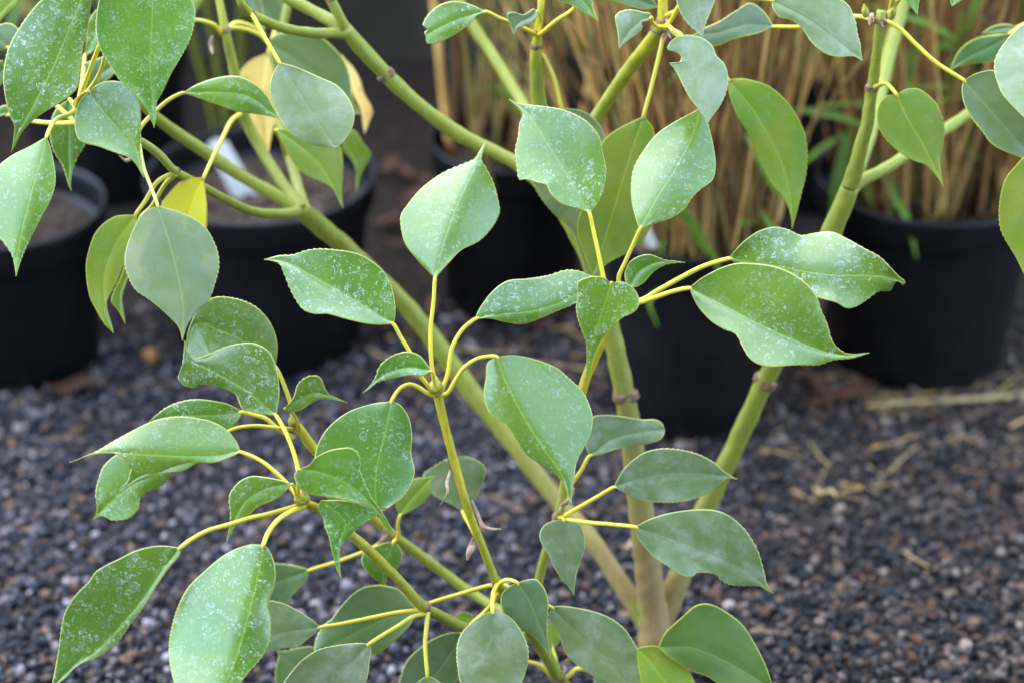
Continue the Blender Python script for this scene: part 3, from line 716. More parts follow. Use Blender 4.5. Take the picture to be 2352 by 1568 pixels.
ST([(1948, 440, 1.775, 36), (1985, 412, 1.78, 30), (2030, 390, 1.79, 28), (2085, 355, 1.81, 27), (2150, 312, 1.83, 27), (2225, 262, 1.86, 27), (2310, 200, 1.89, 26)], .45, .5)
ST([(1960, 420, 1.775, 34), (1992, 330, 1.84, 33), (2015, 240, 1.90, 34), (2040, 130, 1.94, 34), (2062, 50, 1.96, 34), (2078, -20, 1.97, 34)], .5, .55)
# left forks
ST([(692, 487, 1.85, 28), (640, 492, 1.83, 23), (575, 484, 1.80, 21), (500, 448, 1.76, 20), (440, 414, 1.73, 19), (400, 392, 1.71, 19), (365, 355, 1.70, 20), (325, 327, 1.695, 20), (270, 297, 1.69, 19), (220, 268, 1.685, 18), (177, 245, 1.68, 17)], .45, .3, [(402, 394)])
ST([(705, 492, 1.855, 34), (650, 458, 1.855, 30), (560, 408, 1.85, 29), (480, 355, 1.84, 29), (400, 302, 1.82, 27), (350, 262, 1.80, 26), (315, 215, 1.79, 24), (300, 120, 1.78, 22), (305, -15, 1.77, 20)], .5, .4)
ST([(695, 482, 1.85, 32), (655, 430, 1.86, 27), (610, 360, 1.87, 25), (575, 300, 1.87, 25), (552, 240, 1.86, 25), (535, 150, 1.85, 24), (518, 72, 1.84, 22), (503, 0, 1.84, 17), (500, -15, 1.84, 17)], .5, .25, [(516, 72)])
ST([(698, 480, 1.855, 32), (682, 420, 1.88, 25), (662, 350, 1.90, 24), (645, 290, 1.91, 23), (632, 220, 1.92, 22), (640, 120, 1.93, 20), (665, -10, 1.93, 18)], .5, .45)
# low front stems
gq, gqd = ground_at(1350, 1665)
ST([(1352, 1672, gqd+.005, 40), (1325, 1625, 1.86, 36), (1283, 1555, 1.80, 31), (1250, 1495, 1.77, 31), (1222, 1450, 1.755, 31), (1180, 1385, 1.725, 25), (1142, 1338, 1.705, 21), (1110, 1260, 1.69, 20), (1072, 1160, 1.675, 20), (1040, 1045, 1.665, 20), (1020, 970, 1.66, 20), (1006, 908, 1.655, 22), (1002, 893, 1.653, 18)], .6, .05, [(1281, 1556), (1141, 1340)])
ST([(1232, 1468, 1.762, 26), (1228, 1400, 1.765, 23), (1240, 1320, 1.76, 22), (1262, 1245, 1.75, 22), (1283, 1180, 1.74, 22), (1296, 1110, 1.735, 19), (1318, 990, 1.725, 20), (1342, 880, 1.71, 22), (1375, 800, 1.70, 23), (1405, 735, 1.69, 23), (1430, 690, 1.68, 22), (1436, 672, 1.678, 16)], .45, .08, [(1283, 1183)])
ST([(1230, 1462, 1.76, 28), (1150, 1465, 1.75, 28), (1065, 1440, 1.735, 27), (1015, 1415, 1.72, 26), (972, 1392, 1.705, 25), (905, 1320, 1.685, 23), (850, 1265, 1.67, 23), (800, 1222, 1.66, 22), (740, 1172, 1.645, 20), (705, 1157, 1.635, 22), (690, 1150, 1.63, 18)], .5, .05, [(976, 1398)])
ST([(1210, 1435, 1.775, 26), (1120, 1385, 1.80, 24), (1060, 1345, 1.81, 24), (1000, 1300, 1.81, 24), (940, 1255, 1.80, 23), (895, 1222, 1.785, 22), (850, 1182, 1.77, 21), (790, 1110, 1.745, 22), (745, 1058, 1.73, 22), (715, 1022, 1.72, 23), (688, 985, 1.71, 22), (674, 972, 1.705, 16)], .45, .05, [(900, 1228)])
bud(SH, 1001, 902, 1.650, 40, 34); bud(SH, 694, 1156, 1.627, 40, 36, (-.05, -1)); bud(SH, 676, 978, 1.703, 28, 24, (-.2, -1)); bud(SH, 175, 245, 1.678, 20, 14)
bud(SH, 1990, 40, 1.70, 32, 16, (-.2, -1)); bud(SH, 2045, 45, 1.70, 45, 18, (.25, -1)); bud(SH, 852, 142, 1.795, 30, 13, (-.75, -.65))

# ---- whorl on the long centre stem
L('D', (999, 640), (1115, 327), [(960, 600), (930, 560), (920, 520), (920, 495), (936, 470), (960, 440), (985, 418), (1020, 395), (1064, 376), (1090, 364), (1101, 347), (1110, 333)], [(1030, 605), (1060, 575), (1100, 555), (1130, 525), (1148, 490), (1146, 465), (1134, 420), (1117, 387), (1106, 368), (1109, 350), (1114, 336)], [(1015, 570), (1045, 480), (1080, 405), (1099, 362)], 1.65, -.1, .25, (.35, .1), .05, pet=[(1002, 893), (992, 840), (989, 760), (996, 690)], nd=1.655)
L('c6', (1000, 690), (100, 240), [(1015, 600), (1000, 480), (970, 390), (920, 310), (830, 240), (750, 200), (620, 175), (480, 165), (400, 175), (300, 205), (200, 212)], [(900, 695), (800, 685), (650, 650), (540, 620), (450, 620), (370, 590), (310, 510), (270, 430), (235, 340), (200, 270)], [(760, 540), (500, 390), (250, 260)], 1.645, .15, .35, (-.1, .35), .05, pet=[(1260, 1140), (1190, 1050), (1110, 880), (1050, 780)], nd=1.655)
L('D', (1091, 733), (1385, 640), [(1100, 710), (1130, 670), (1165, 645), (1210, 640), (1260, 632), (1300, 620), (1330, 622), (1355, 632)], [(1125, 732), (1160, 740), (1200, 745), (1240, 733), (1280, 715), (1325, 695), (1370, 650)], [(1150, 722), (1250, 708), (1330, 672)], 1.655, .1, .8, (-.1, -.6), .0, pet=[(1012, 900), (1028, 860), (1038, 800), (1062, 757)], nd=1.655)
L('D', (1141, 819), (1312, 1158), [(1180, 815), (1230, 825), (1280, 845), (1310, 870), (1340, 900), (1358, 940), (1362, 965), (1355, 1000), (1340, 1030), (1325, 1060), (1318, 1110)], [(1119, 832), (1115, 870), (1110, 905), (1115, 930), (1130, 955), (1160, 975), (1185, 1010), (1205, 1040), (1240, 1065), (1270, 1085), (1290, 1105), (1303, 1130)], [(1160, 870), (1200, 950), (1250, 1030), (1290, 1090)], 1.625, .0, .3, (-.05, -.55), .06, pet=[(1008, 905), (1028, 902), (1043, 878), (1065, 845), (1095, 824), (1122, 818)], nd=1.652)
L('c6', (1265, 1015), (785, 1165), [(1230, 960), (1180, 905), (1100, 880), (1010, 900), (930, 950), (890, 1000), (880, 1040), (840, 1110)], [(1200, 1050), (1130, 1045), (1030, 1060), (940, 1080), (880, 1100), (830, 1140)], [(1110, 990), (960, 1030), (880, 1085)], 1.632, .1, .7, (-.2, -.3), .1, pet=[(1310, 1180), (1285, 1090)], nd=1.65, pw=7)
L('D', (899, 921), (868, 1180), [(860, 925), (800, 945), (755, 980), (730, 1020), (722, 1060), (728, 1110), (760, 1150), (820, 1172)], [(920, 930), (940, 960), (947, 1000), (945, 1040), (953, 1080), (945, 1110), (925, 1140), (900, 1160)], [(885, 990), (868, 1060), (862, 1120)], 1.642, .1, .3, (-.25, .15), .02, pet=[(1000, 908), (982, 902), (960, 888), (940, 882), (918, 892)], nd=1.652)
# ---- whorl at left, back
L('D', (633, 842), (428, 800), [(637, 790), (620, 740), (585, 703), (540, 685), (490, 683), (455, 710), (432, 760)], [(600, 852), (540, 845), (480, 840), (445, 828)], [(570, 790), (500, 757), (450, 745)], 1.70, -.1, .35, (.1, .5), .0, pet=[(674, 970), (668, 930), (655, 890)], nd=1.705)
L('D', (635, 954), (424, 782), [(642, 905), (638, 860), (622, 812), (592, 790), (560, 787), (520, 795), (480, 812), (445, 822), (430, 810)], [(600, 950), (572, 944), (558, 942), (547, 920), (540, 905), (514, 893), (484, 884), (456, 884), (447, 890), (425, 886), (413, 876), (409, 863), (418, 840)], [(560, 893), (480, 848), (440, 828)], 1.64, .1, .45, (.1, -.3), .04, pet=[(690, 1145), (683, 1070), (662, 1005)], nd=1.63, teeth=.8)
L('c6', (240, 1275), (680, 1235), [(300, 1200), (330, 1110), (390, 1055), (450, 1045), (490, 1060), (520, 1130), (550, 1180), (610, 1205)], [(300, 1298), (350, 1290), (420, 1245), (480, 1215), (560, 1213)], [(350, 1210), (460, 1165), (540, 1190)], 1.685, .0, .7, (-.2, -.4), .0, pet=[(345, 1440), (335, 1390), (300, 1310)], nd=1.705, pw=7.5)
L('c5', (1690, 1300), (1040, 1365), [(1600, 1250), (1500, 1225), (1380, 1210), (1280, 1220), (1170, 1260), (1100, 1310)], [(1650, 1370), (1590, 1420), (1450, 1425), (1300, 1410), (1150, 1390)], None, 1.70, .1, .6, .1, .0, pet=[(2050, 1480), (1940, 1420), (1850, 1345), (1760, 1318)], nd=1.71)
L('D', (553, 1037), (160, 1060), [(545, 1015), (520, 985), (490, 968), (460, 960), (420, 955), (380, 958), (340, 970), (300, 990), (260, 1012), (230, 1030), (200, 1045)], [(528, 1050), (491, 1062), (453, 1061), (423, 1063), (392, 1073), (361, 1085), (341, 1088), (317, 1085), (297, 1073), (283, 1054), (262, 1039), (232, 1037), (205, 1042), (177, 1054)], [(480, 1046), (380, 1045), (290, 1040), (220, 1042)], 1.635, .1, .75, (-.15, -.35), .05, pet=[(686, 1146), (672, 1124), (640, 1090), (600, 1058)], nd=1.63)
L('c9', (1330, 55), (630, 462), [(1150, 0), (950, 0), (800, 20), (700, 100), (660, 200), (642, 290), (652, 380), (645, 430)], [(1280, 110), (1160, 155), (1130, 200), (1060, 260), (980, 285), (945, 330), (930, 400), (860, 460), (760, 472), (690, 442)], [(1000, 170), (800, 300), (690, 400)], 1.70, .0, .4, .2, .0)
L('c9', (1420, 40), (803, 263), [(1200, 20), (1000, 60), (885, 125), (860, 200)], [(1310, 95), (1240, 135), (1080, 160), (920, 212)], None, 1.68, .1, .6, -.2, .0, pet=[(2000, -140), (1880, -150), (1700, -165), (1540, -130), (1450, -30)], nd=1.71, pw=8.5)
# ---- whorl low left
L('c10', (330, 125), (985, 580), [(400, 98), (440, 50), (520, 5), (600, -15), (680, -18), (728, 15), (745, 80), (742, 130), (780, 230), (815, 310), (872, 390), (940, 500)], [(298, 160), (310, 220), (350, 270), (400, 295), (500, 310), (600, 325), (700, 350), (770, 370), (850, 420), (900, 500), (960, 560)], [(480, 150), (640, 215), (770, 310), (880, 440)], 1.595, .1, .55, (-.1, -.35), .1, pet=[(345, 345), (325, 280), (320, 180)], nd=1.63, pw=8)
L('c10', (480, 335), (612, 860), [(455, 380), (490, 460), (500, 510), (530, 580), (550, 680), (570, 760), (590, 820)], [(620, 335), (780, 370), (860, 425), (780, 480), (720, 530), (660, 590), (620, 640), (605, 700), (607, 780)], [(640, 480), (600, 620), (595, 740)], 1.622, .0, .3, (-.4, .1), .03)
L('D', (671, 1110), (518, 1248), [(640, 1100), (600, 1093), (574, 1093), (549, 1105), (529, 1129), (525, 1146), (528, 1177), (527, 1204)], [(656, 1129), (625, 1150), (594, 1163), (574, 1180), (559, 1197), (542, 1207), (528, 1231)], [(610, 1122), (565, 1150), (538, 1195)], 1.612, .1, .6, (-.2, -.35), .05, pet=[(688, 1152), (680, 1130)], nd=1.63, pw=7)
L('c9', (1215, 655), (345, 1600), [(1100, 640), (1000, 650), (900, 680), (800, 730), (700, 780), (640, 820), (600, 880), (520, 960), (450, 1060), (420, 1150), (400, 1280), (380, 1420)], [(1210, 700), (1130, 800), (1050, 920), (980, 1040), (880, 1170), (820, 1260), (740, 1340), (640, 1400), (520, 1450), (430, 1540)], [(1110, 790), (930, 1040), (690, 1310), (480, 1480)], 1.60, .1, .3, (-.05, -.7), .0, pet=[(2030, 365), (1930, 395), (1780, 435), (1684, 455), (1540, 500), (1400, 540), (1280, 605)], nd=1.632, pw=11)
L('D', (605, 1250), (470, 1640), [(570, 1250), (520, 1270), (470, 1310), (430, 1350), (405, 1400), (390, 1460), (388, 1510), (400, 1568), (425, 1610)], [(620, 1265), (632, 1300), (632, 1340), (620, 1375), (616, 1395), (622, 1420), (620, 1470), (600, 1510), (570, 1545), (530, 1595)], [(592, 1320), (565, 1430), (525, 1550)], 1.595, .15, .2, (.15, -.35), .0, pet=[(700, 1162), (672, 1172), (640, 1192), (616, 1222)], nd=1.632, pw=11)
L('c10', (1430, 410), (1400, 38), [(1340, 355), (1220, 285), (1165, 170), (1240, 105), (1320, 62)], [(1510, 335), (1560, 240), (1587, 140), (1570, 95), (1480, 45)], None, 1.80, mat='aged', pet=[(1690, 930), (1570, 680), (1490, 520)], nd=1.72, pw=8, sh=(.2, .2))
L('c10', (1010, 440), (1247, 168), [(985, 390), (990, 300), (1060, 215), (1120, 185), (1190, 180)], [(1060, 420), (1130, 380), (1190, 330), (1222, 270), (1215, 215)], None, 1.755, mat='lime', pet=[(980, 605), (1002, 560), (995, 510)], nd=1.785, pw=8, sh=(.1, .1))
L('c10', (965, 615), (905, 952), [(910, 622), (860, 640), (790, 665), (752, 720), (757, 775), (790, 820), (850, 870), (888, 912)], [(1002, 640), (1027, 700), (1010, 770), (978, 812), (925, 860), (915, 905)], None, 1.755, mat='fresh', pet=[(985, 600), (975, 605)], nd=1.785, pw=7, sh=(.3, .1))
# ---- lower leaves of the short stems
L('c10', (405, 805), (20, 950), [(330, 780), (250, 765), (170, 760), (80, 780), (20, 850)], [(370, 880), (310, 950), (250, 1020), (190, 1022), (120, 1015), (60, 980)], None, 1.80, .1, .4, .1, .0, 'blue', pet=[(930, 580), (850, 645), (750, 690), (570, 755)], nd=1.785)
L('c10', (475, 1190), (20, 1370), [(420, 1140), (330, 1080), (230, 1030), (130, 1008), (60, 1010), (0, 1100)], [(440, 1230), (380, 1280), (320, 1325), (230, 1332), (120, 1365), (60, 1380)], None, 1.69, .0, .4, .15, .02, 'aged', pet=[(1170, 1075), (1000, 1090), (750, 1140), (600, 1170)], nd=1.705)
L('c10', (1120, 1070), (430, 1390), [(1060, 990), (990, 930), (920, 912), (870, 905), (770, 920), (700, 960), (620, 1040), (550, 1130), (490, 1180), (440, 1280)], [(1100, 1140), (1060, 1200), (1000, 1260), (920, 1330), (860, 1372), (810, 1372), (650, 1390), (520, 1400)], None, 1.735, .05, .35, .1, .02, 'blue', pet=[(1655, 905), (1590, 915), (1420, 965), (1220, 1025)], nd=1.705)
L('c10', (803, 1303), (360, 1760), [(740, 1295), (660, 1300), (560, 1315), (460, 1340), (350, 1410), (270, 1500), (220, 1580), (230, 1680)], [(817, 1350), (805, 1420), (800, 1480), (770, 1580), (650, 1690), (500, 1750)], [(680, 1430), (520, 1600)], 1.68, .05, .3, (.1, -.1), .02, 'aged', pet=[(1180, 1100), (1100, 1118), (1000, 1180), (900, 1240)], nd=1.705)
L('c10', (470, 1620), (183, 1348), [(420, 1700), (250, 1680), (180, 1580), (172, 1480), (192, 1390)], [(480, 1500), (450, 1370), (420, 1322), (300, 1332), (230, 1350)], None, 1.80, .0, .3, .0, .0, 'blue')
L('c10', (1195, 1515), (1190, 1800), [(1130, 1560), (1080, 1620), (1100, 1720)], [(1260, 1545), (1320, 1600), (1290, 1720)], None, 1.69, .0, .3, -.2, .0, 'aged', pet=[(1200, 1090), (1188, 1200), (1180, 1300), (1185, 1400)], nd=1.705)
L('c10', (1430, 1225), (1080, 1760), [(1340, 1230), (1230, 1270), (1130, 1340), (1060, 1410), (1020, 1500), (1000, 1600), (1020, 1700)], [(1460, 1350), (1420, 1500), (1330, 1640), (1200, 1730)], [(1380, 1330), (1260, 1500)], 1.765, .1, .35, (.1, -.2), .0, 'blue', pet=[(1700, 920), (1620, 1050), (1500, 1160)], nd=1.72)
L('D', (1131, 1403), (1160, 1630), [(1107, 1411), (1082, 1429), (1062, 1449), (1051, 1473), (1048, 1504), (1050, 1528), (1058, 1568), (1090, 1610)], [(1148, 1405), (1175, 1419), (1199, 1450), (1213, 1484), (1214, 1511), (1209, 1538), (1199, 1568), (1182, 1605)], [(1134, 1470), (1140, 1550)], 1.675, .1, .3, (.2, -.1), .02, 'aged', pet=[(1142, 1342), (1133, 1362)], nd=1.70)
L('c11', (115, 890), (343, 1408), [(200, 865), (250, 870), (300, 930), (325, 1010), (325, 1080), (320, 1170), (325, 1280), (335, 1350)], [(60, 920), (10, 970), (5, 1040), (30, 1100), (90, 1160), (150, 1210), (200, 1240), (260, 1290), (300, 1340)], [(190, 1000), (250, 1140), (310, 1290)], 1.69, .0, .3, (-.1, -.4), .05, 'blue', pet=[(-10, 905), (20, 880), (60, 872)], nd=1.70)
L('c11', (345, 1055), (930, 1660), [(400, 1045), (500, 1055), (620, 1080), (730, 1120), (830, 1190), (890, 1270), (930, 1340), (965, 1400), (972, 1480), (965, 1580)], [(330, 1110), (345, 1160), (390, 1230), (420, 1310), (450, 1380), (500, 1430), (570, 1480), (640, 1525), (720, 1555), (830, 1620)], [(520, 1220), (740, 1420)], 1.70, .05, .3, (.05, -.15), .02, 'aged', pet=[(-5, 900), (150, 960), (280, 1030)], nd=1.71)
L('c11', (355, 1330), (340, 1160), [(290, 1280), (300, 1210)], [(400, 1290), (390, 1210)], None, 1.80, .0, .3, .0, .0, 'lime', pet=[(395, 1500), (375, 1400)], nd=1.79, pw=7)
L('c10', (1510, 1140), (1385, 1108), [(1490, 1100), (1440, 1088)], [(1480, 1170), (1420, 1150)], None, 1.83, .0, .3, .0, .0, 'lime')
ptail = [([(395, 1545), (330, 1500), (270, 1450), (190, 1425), (120, 1440)], 8), ([(395, 1545), (460, 1520), (520, 1470), (600, 1480)], 8), ([(395, 1560), (470, 1570), (560, 1580)], 8)]
L('c11', (120, 1440), (-150, 1750), [(0, 1440), (-120, 1560)], [(140, 1560), (20, 1700)], None, 1.79, .0, .3, .0, .0, 'aged', pet=ptail[0][0][:-1], nd=1.80)
L('c11', (640, 1490), (900, 1800), [(760, 1500), (900, 1640)], [(640, 1620), (760, 1760)], None, 1.79, .0, .3, .0, .0, 'aged', pet=ptail[1][0], nd=1.80)
L('c11', (1070, 1325), (1840, 1610), [(1105, 1240), (1150, 1190), (1230, 1120), (1310, 1050), (1380, 1030), (1460, 1050), (1560, 1110), (1640, 1180), (1700, 1270), (1760, 1380), (1810, 1500)], [(1150, 1400), (1280, 1480), (1400, 1525), (1500, 1590), (1700, 1640)], [(1300, 1330), (1560, 1440)], 1.585, .0, .35, (.1, -.3), .02, 'dark', teeth=.3, label='dark green smooth leaf')
L('c11', (1240, 1720), (925, 1335), [(1330, 1640), (1300, 1530), (1240, 1450), (1150, 1365), (1060, 1320), (990, 1318)], [(1080, 1740), (980, 1650), (940, 1500), (925, 1400)], None, 1.60, .0, .3, .1, .0, 'lime', teeth=.3, pet=[(1500, 2000), (1380, 1850)], nd=1.66)
# ---- old whorl under the right stem
L('D', (1353, 1047), (1527, 985), [(1345, 1020), (1345, 985), (1360, 957), (1390, 952), (1430, 955), (1475, 962), (1505, 962), (1520, 970)], [(1372, 1045), (1420, 1030), (1460, 1023), (1490, 1018), (1515, 1010), (1525, 998)], [(1405, 1008), (1470, 992)], 1.735, .1, .6, (.1, -.2), .0, 'aged', pet=[(1288, 1180), (1297, 1148), (1315, 1108), (1336, 1078)], nd=1.74, teeth=.4)
L('c11', (765, 248), (1600, 192), [(790, 200), (830, 130), (900, 60), (980, 10), (1100, -15), (1250, 0), (1350, 30), (1440, 80), (1510, 140), (1560, 172)], [(850, 290), (950, 335), (1050, 350), (1200, 350), (1300, 330), (1400, 290), (1480, 230), (1540, 182)], [(950, 185), (1200, 150), (1450, 165)], 1.70, .0, .55, (.05, -.1), .02, 'aged', pet=[(420, 460), (445, 435), (560, 368), (680, 298)], nd=1.74)
L('c11', (910, 515), (1842, 960), [(1000, 465), (1100, 430), (1230, 405), (1380, 395), (1480, 410), (1560, 450), (1640, 520), (1690, 590), (1733, 665), (1762, 752), (1785, 840), (1803, 912)], [(930, 590), (980, 660), (1050, 730), (1130, 780), (1200, 830), (1260, 850), (1300, 846), (1320, 826), (1400, 825), (1460, 840), (1487, 872), (1550, 905), (1640, 912), (1700, 912), (1750, 915), (1800, 942)], [(1100, 575), (1400, 690), (1640, 800)], 1.69, .0, .5, (.1, -.1), .03, 'aged', pet=[(420, 468), (460, 470), (600, 486), (750, 498)], nd=1.74)
L('c11', (430, 468), (498, 978), [(350, 475), (290, 510), (265, 570), (280, 630), (320, 690), (360, 780), (410, 860), (460, 920)], [(500, 480), (545, 500), (570, 570), (575, 650), (550, 730), (520, 820), (505, 900)], [(440, 620), (455, 780)], 1.715, .0, .3, (-.2, -.3), .04, 'aged', pet=[(400, 455), (415, 455)], nd=1.735, pw=8)
# ---- right whorl
L('c7', (772, 402), (603, 1064), [(720, 365), (650, 358), (580, 375), (540, 400), (540, 500), (530, 580), (550, 680), (580, 760), (600, 820), (605, 900), (600, 980)], [(810, 395), (870, 400), (930, 440), (965, 500), (965, 570), (930, 610), (850, 650), (780, 720), (720, 780), (680, 850), (640, 950), (615, 1030)], [(740, 520), (685, 680), (640, 800)], 1.615, .0, .4, (-.15, -.2), .12, pet=[(850, 540), (830, 470), (795, 420)], nd=1.675, pw=7)
L('c3', (625, 1490), (65, 695), [(690, 1400), (730, 1280), (740, 1180), (715, 1050), (690, 950), (620, 860), (530, 800), (420, 760), (300, 740), (200, 730), (130, 720)], [(560, 1460), (430, 1420), (360, 1360), (320, 1290), (260, 1275), (180, 1250), (132, 1250), (115, 1150), (105, 1050), (125, 950), (135, 860), (160, 790), (130, 750)], [(500, 1270), (350, 1030), (200, 800)], 1.66, .05, .3, (-.15, .3), .04, pet=[(850, 2080), (740, 1990), (710, 1880), (680, 1740), (645, 1580)], nd=1.678)
L('D', (1469, 528), (1612, 244), [(1461, 504), (1450, 461), (1450, 412), (1458, 379), (1478, 346), (1497, 320), (1518, 300), (1560, 274), (1593, 257)], [(1498, 517), (1537, 504), (1570, 484), (1590, 455), (1610, 435), (1636, 415), (1644, 386), (1641, 346), (1630, 297), (1622, 267)], [(1505, 460), (1555, 380), (1595, 300)], 1.665, .05, .25, (.2, .0), .03, pet=[(1430, 676), (1421, 640), (1435, 605), (1455, 560)], nd=1.678)
L('c7', (905, 440), (1290, 262), [(872, 390), (870, 320), (900, 260), (960, 220), (1040, 205), (1100, 225), (1150, 245), (1220, 250)], [(960, 430), (1010, 395), (1070, 330), (1130, 290), (1200, 270)], [(970, 330), (1100, 262)], 1.672, .1, .6, (-.2, -.3), .0, pet=[(860, 500), (880, 465)], nd=1.678, pw=7)
L('D', (1675, 594), (2079, 651), [(1690, 575), (1715, 550), (1745, 530), (1780, 521), (1810, 527), (1840, 540), (1870, 535), (1910, 532), (1940, 545), (1985, 570), (2020, 590), (2045, 615), (2066, 637), (2077, 645)], [(1695, 610), (1760, 645), (1830, 668), (1880, 685), (1920, 695), (1945, 708), (1965, 705), (1990, 690), (2020, 670), (2045, 668), (2056, 650), (2066, 648), (2073, 656)], [(1780, 610), (1900, 630), (2020, 634)], 1.675, .15, .55, (.0, -.1), .03, pet=[(1432, 680), (1470, 690), (1510, 668), (1560, 640), (1615, 612)], nd=1.68, pw=11, wave=.08)
L('D', (1583, 662), (1996, 810), [(1610, 640), (1650, 618), (1690, 605), (1730, 605), (1780, 612), (1820, 628), (1850, 650), (1875, 680), (1885, 710), (1900, 745), (1910, 780), (1925, 800), (1948, 812)], [(1600, 700), (1630, 735), (1660, 755), (1690, 768), (1705, 795), (1720, 820), (1740, 835), (1770, 842), (1830, 838), (1880, 838), (1915, 827), (1960, 822)], [(1660, 700), (1760, 752), (1860, 795), (1930, 815)], 1.64, .05, .35, (-.1, .35), .04, pet=[(1430, 690), (1465, 695), (1500, 685), (1545, 670)], nd=1.68, pw=11)
# ---- leaves behind the right whorl
L('D', (1478, 267), (1362, 635), [(1440, 285), (1405, 305), (1382, 330), (1360, 400), (1335, 480), (1325, 530), (1345, 595)], [(1500, 295), (1505, 330), (1510, 420), (1490, 530), (1450, 575), (1400, 603)], [(1450, 350), (1410, 480)], 1.735, .0, .1, (.1, -.1), .02, 'lime', pet=[(1525, 75), (1518, 110), (1500, 185)], nd=1.74, label='yellow green leaf')
L('D', (1290, 250), (1352, 640), [(1240, 300), (1215, 380), (1230, 435), (1270, 490), (1310, 525), (1335, 590)], [(1330, 253), (1362, 270), (1385, 300), (1395, 350), (1380, 450), (1358, 540)], None, 1.765, .0, .1, .05, .02, 'mottled', pet=[(1236, 118), (1252, 138), (1272, 180), (1283, 220)], nd=1.76)
L('D', (1673, 183), (1820, 526), [(1700, 180), (1730, 185), (1765, 197), (1800, 225), (1830, 265), (1850, 310), (1855, 360), (1852, 400), (1840, 450), (1830, 490)], [(1675, 215), (1690, 260), (1725, 320), (1745, 370), (1770, 420), (1800, 455), (1815, 490)], [(1735, 260), (1790, 360), (1815, 450)], 1.73, .0, .1, (.0, -.3), .02, 'lime', pet=[(1528, 68), (1570, 95), (1640, 150)], nd=1.74, label='lime green hanging leaf')
L('c3', (1265, 245), (1447, 862), [(1330, 245), (1420, 270), (1480, 320), (1510, 390), (1560, 440), (1585, 500), (1592, 570), (1580, 640), (1540, 730), (1490, 800)], [(1200, 280), (1167, 328), (1172, 350), (1230, 368), (1262, 400), (1245, 438), (1205, 446), (1170, 435), (1220, 490), (1270, 590), (1320, 680), (1380, 760), (1430, 825)], [(1360, 420), (1430, 640)], 1.655, .1, .25, (.2, -.1), .02, 'aged', pet=[(1150, 200), (1175, 185), (1210, 212)], nd=1.735, teeth=.7, label='grey green leaf with a bite out of its edge')
L('c3', (1340, -250), (1412, 262), [(1240, -150), (1215, -60), (1228, 10), (1260, 100), (1310, 170), (1370, 222)], [(1460, -160), (1505, -60), (1500, 0), (1470, 80), (1430, 180)], None, 1.665, .0, .2, .1, .02, 'aged', pet=[(1150, 190), (1200, 130), (1280, -40)], nd=1.735)
L('c3', (1055, 122), (830, 342), [(1045, 92), (1000, 84), (930, 68), (850, 75), (812, 100), (800, 130), (815, 200), (825, 280)], [(1030, 148), (990, 160), (992, 200), (960, 235), (900, 280), (860, 312)], None, 1.68, .0, .35, -.2, .03, 'aged', pet=[(1140, 190), (1090, 182), (1060, 150)], nd=1.735, pw=8)
L('c3', (262, 78), (92, 244), [(230, 62), (200, 82), (160, 102), (90, 84), (48, 100), (68, 170), (84, 220)], [(268, 100), (240, 142), (180, 180), (120, 196), (104, 225)], None, 1.71, .0, .4, -.2, .0, 'aged', pet=[(265, 225), (290, 160)], nd=1.75, pw=6, teeth=.4)
L('c2', (1642, 82), (1225, 250), [(1560, 40), (1480, 15), (1400, 10), (1320, 35), (1260, 80), (1220, 130), (1203, 180), (1240, 200), (1212, 228)], [(1580, 110), (1530, 170), (1450, 230), (1350, 285), (1270, 307), (1235, 305), (1228, 280)], [(1450, 135), (1300, 205)], 1.70, .0, .4, (.0, -.3), .0, 'fresh', pet=[(1990, 240), (1900, 195), (1742, 130)], nd=1.75, teeth=.6)
L('c3', (470, -150), (687, 147), [(400, -60), (395, 0), (500, 40), (600, 100)], [(600, -120), (640, -20), (655, 70)], None, 1.68, .0, .3, -.1, .0, 'fresh', pet=[(262, 250), (300, 225), (400, 142), (520, 55), (545, -60)], nd=1.755)
L('c3', (1105, 55), (560, -60), [(1000, 70), (900, 45), (800, 15), (680, 5)], [(1000, -80), (800, -130), (650, -100)], None, 1.76, .1, .5, -.1, .0, 'blue')
L('D', (1777, 62), (1590, 82), [(1762, 36), (1742, 15), (1720, 7), (1690, 25), (1650, 50), (1620, 63)], [(1745, 76), (1722, 82), (1682, 92), (1645, 107), (1615, 98)], None, 1.75, .1, .5, (.0, -.2), .0, 'blue', pet=[(2018, 50), (1965, 38), (1905, 50), (1838, 62)], nd=1.71)
L('c4', (152, 5), (785, 427), [(300, -70), (500, -50), (640, 0), (690, 40), (720, 100), (740, 160), (750, 230), (770, 310), (775, 370)], [(160, 60), (200, 120), (290, 145), (360, 200), (430, 300), (500, 360), (560, 390), (640, 400), (720, 395)], [(400, 130), (620, 290)], 1.665, .05, .4, (.1, -.15), .02, 'aged', pet=[(-610, 120), (-420, 40), (-200, -40), (0, -12)], nd=1.735)
L('c4', (1020, 660), (1347, 1302), [(950, 670), (900, 730), (885, 810), (900, 900), (950, 980), (1040, 1060), (1140, 1120), (1220, 1150), (1290, 1220)], [(1080, 625), (1170, 618), (1240, 660), (1300, 720), (1340, 810), (1357, 900), (1345, 1020), (1325, 1100), (1330, 1200)], [(1100, 830), (1200, 1000), (1290, 1180)], 1.70, .0, .25, (-.1, -.2), .04, 'lime', pet=[(850, 615), (895, 598), (930, 582), (965, 595)], nd=1.735, label='rounded light green leaf')
L('c4', (1490, 562), (2080, 1180), [(1560, 520), (1640, 495), (1700, 490), (1850, 560), (1980, 750), (2060, 950)], [(1475, 620), (1490, 720), (1540, 820), (1620, 920), (1680, 1000), (1760, 1050), (1850, 1085), (1960, 1130)], [(1700, 800), (1900, 1020)], 1.70, .1, .3, (.1, -.2), .02, 'blue', pet=[(945, 150), (990, 168), (1060, 215), (1150, 305), (1300, 440)], nd=1.71, label='dusky blue green leaf')
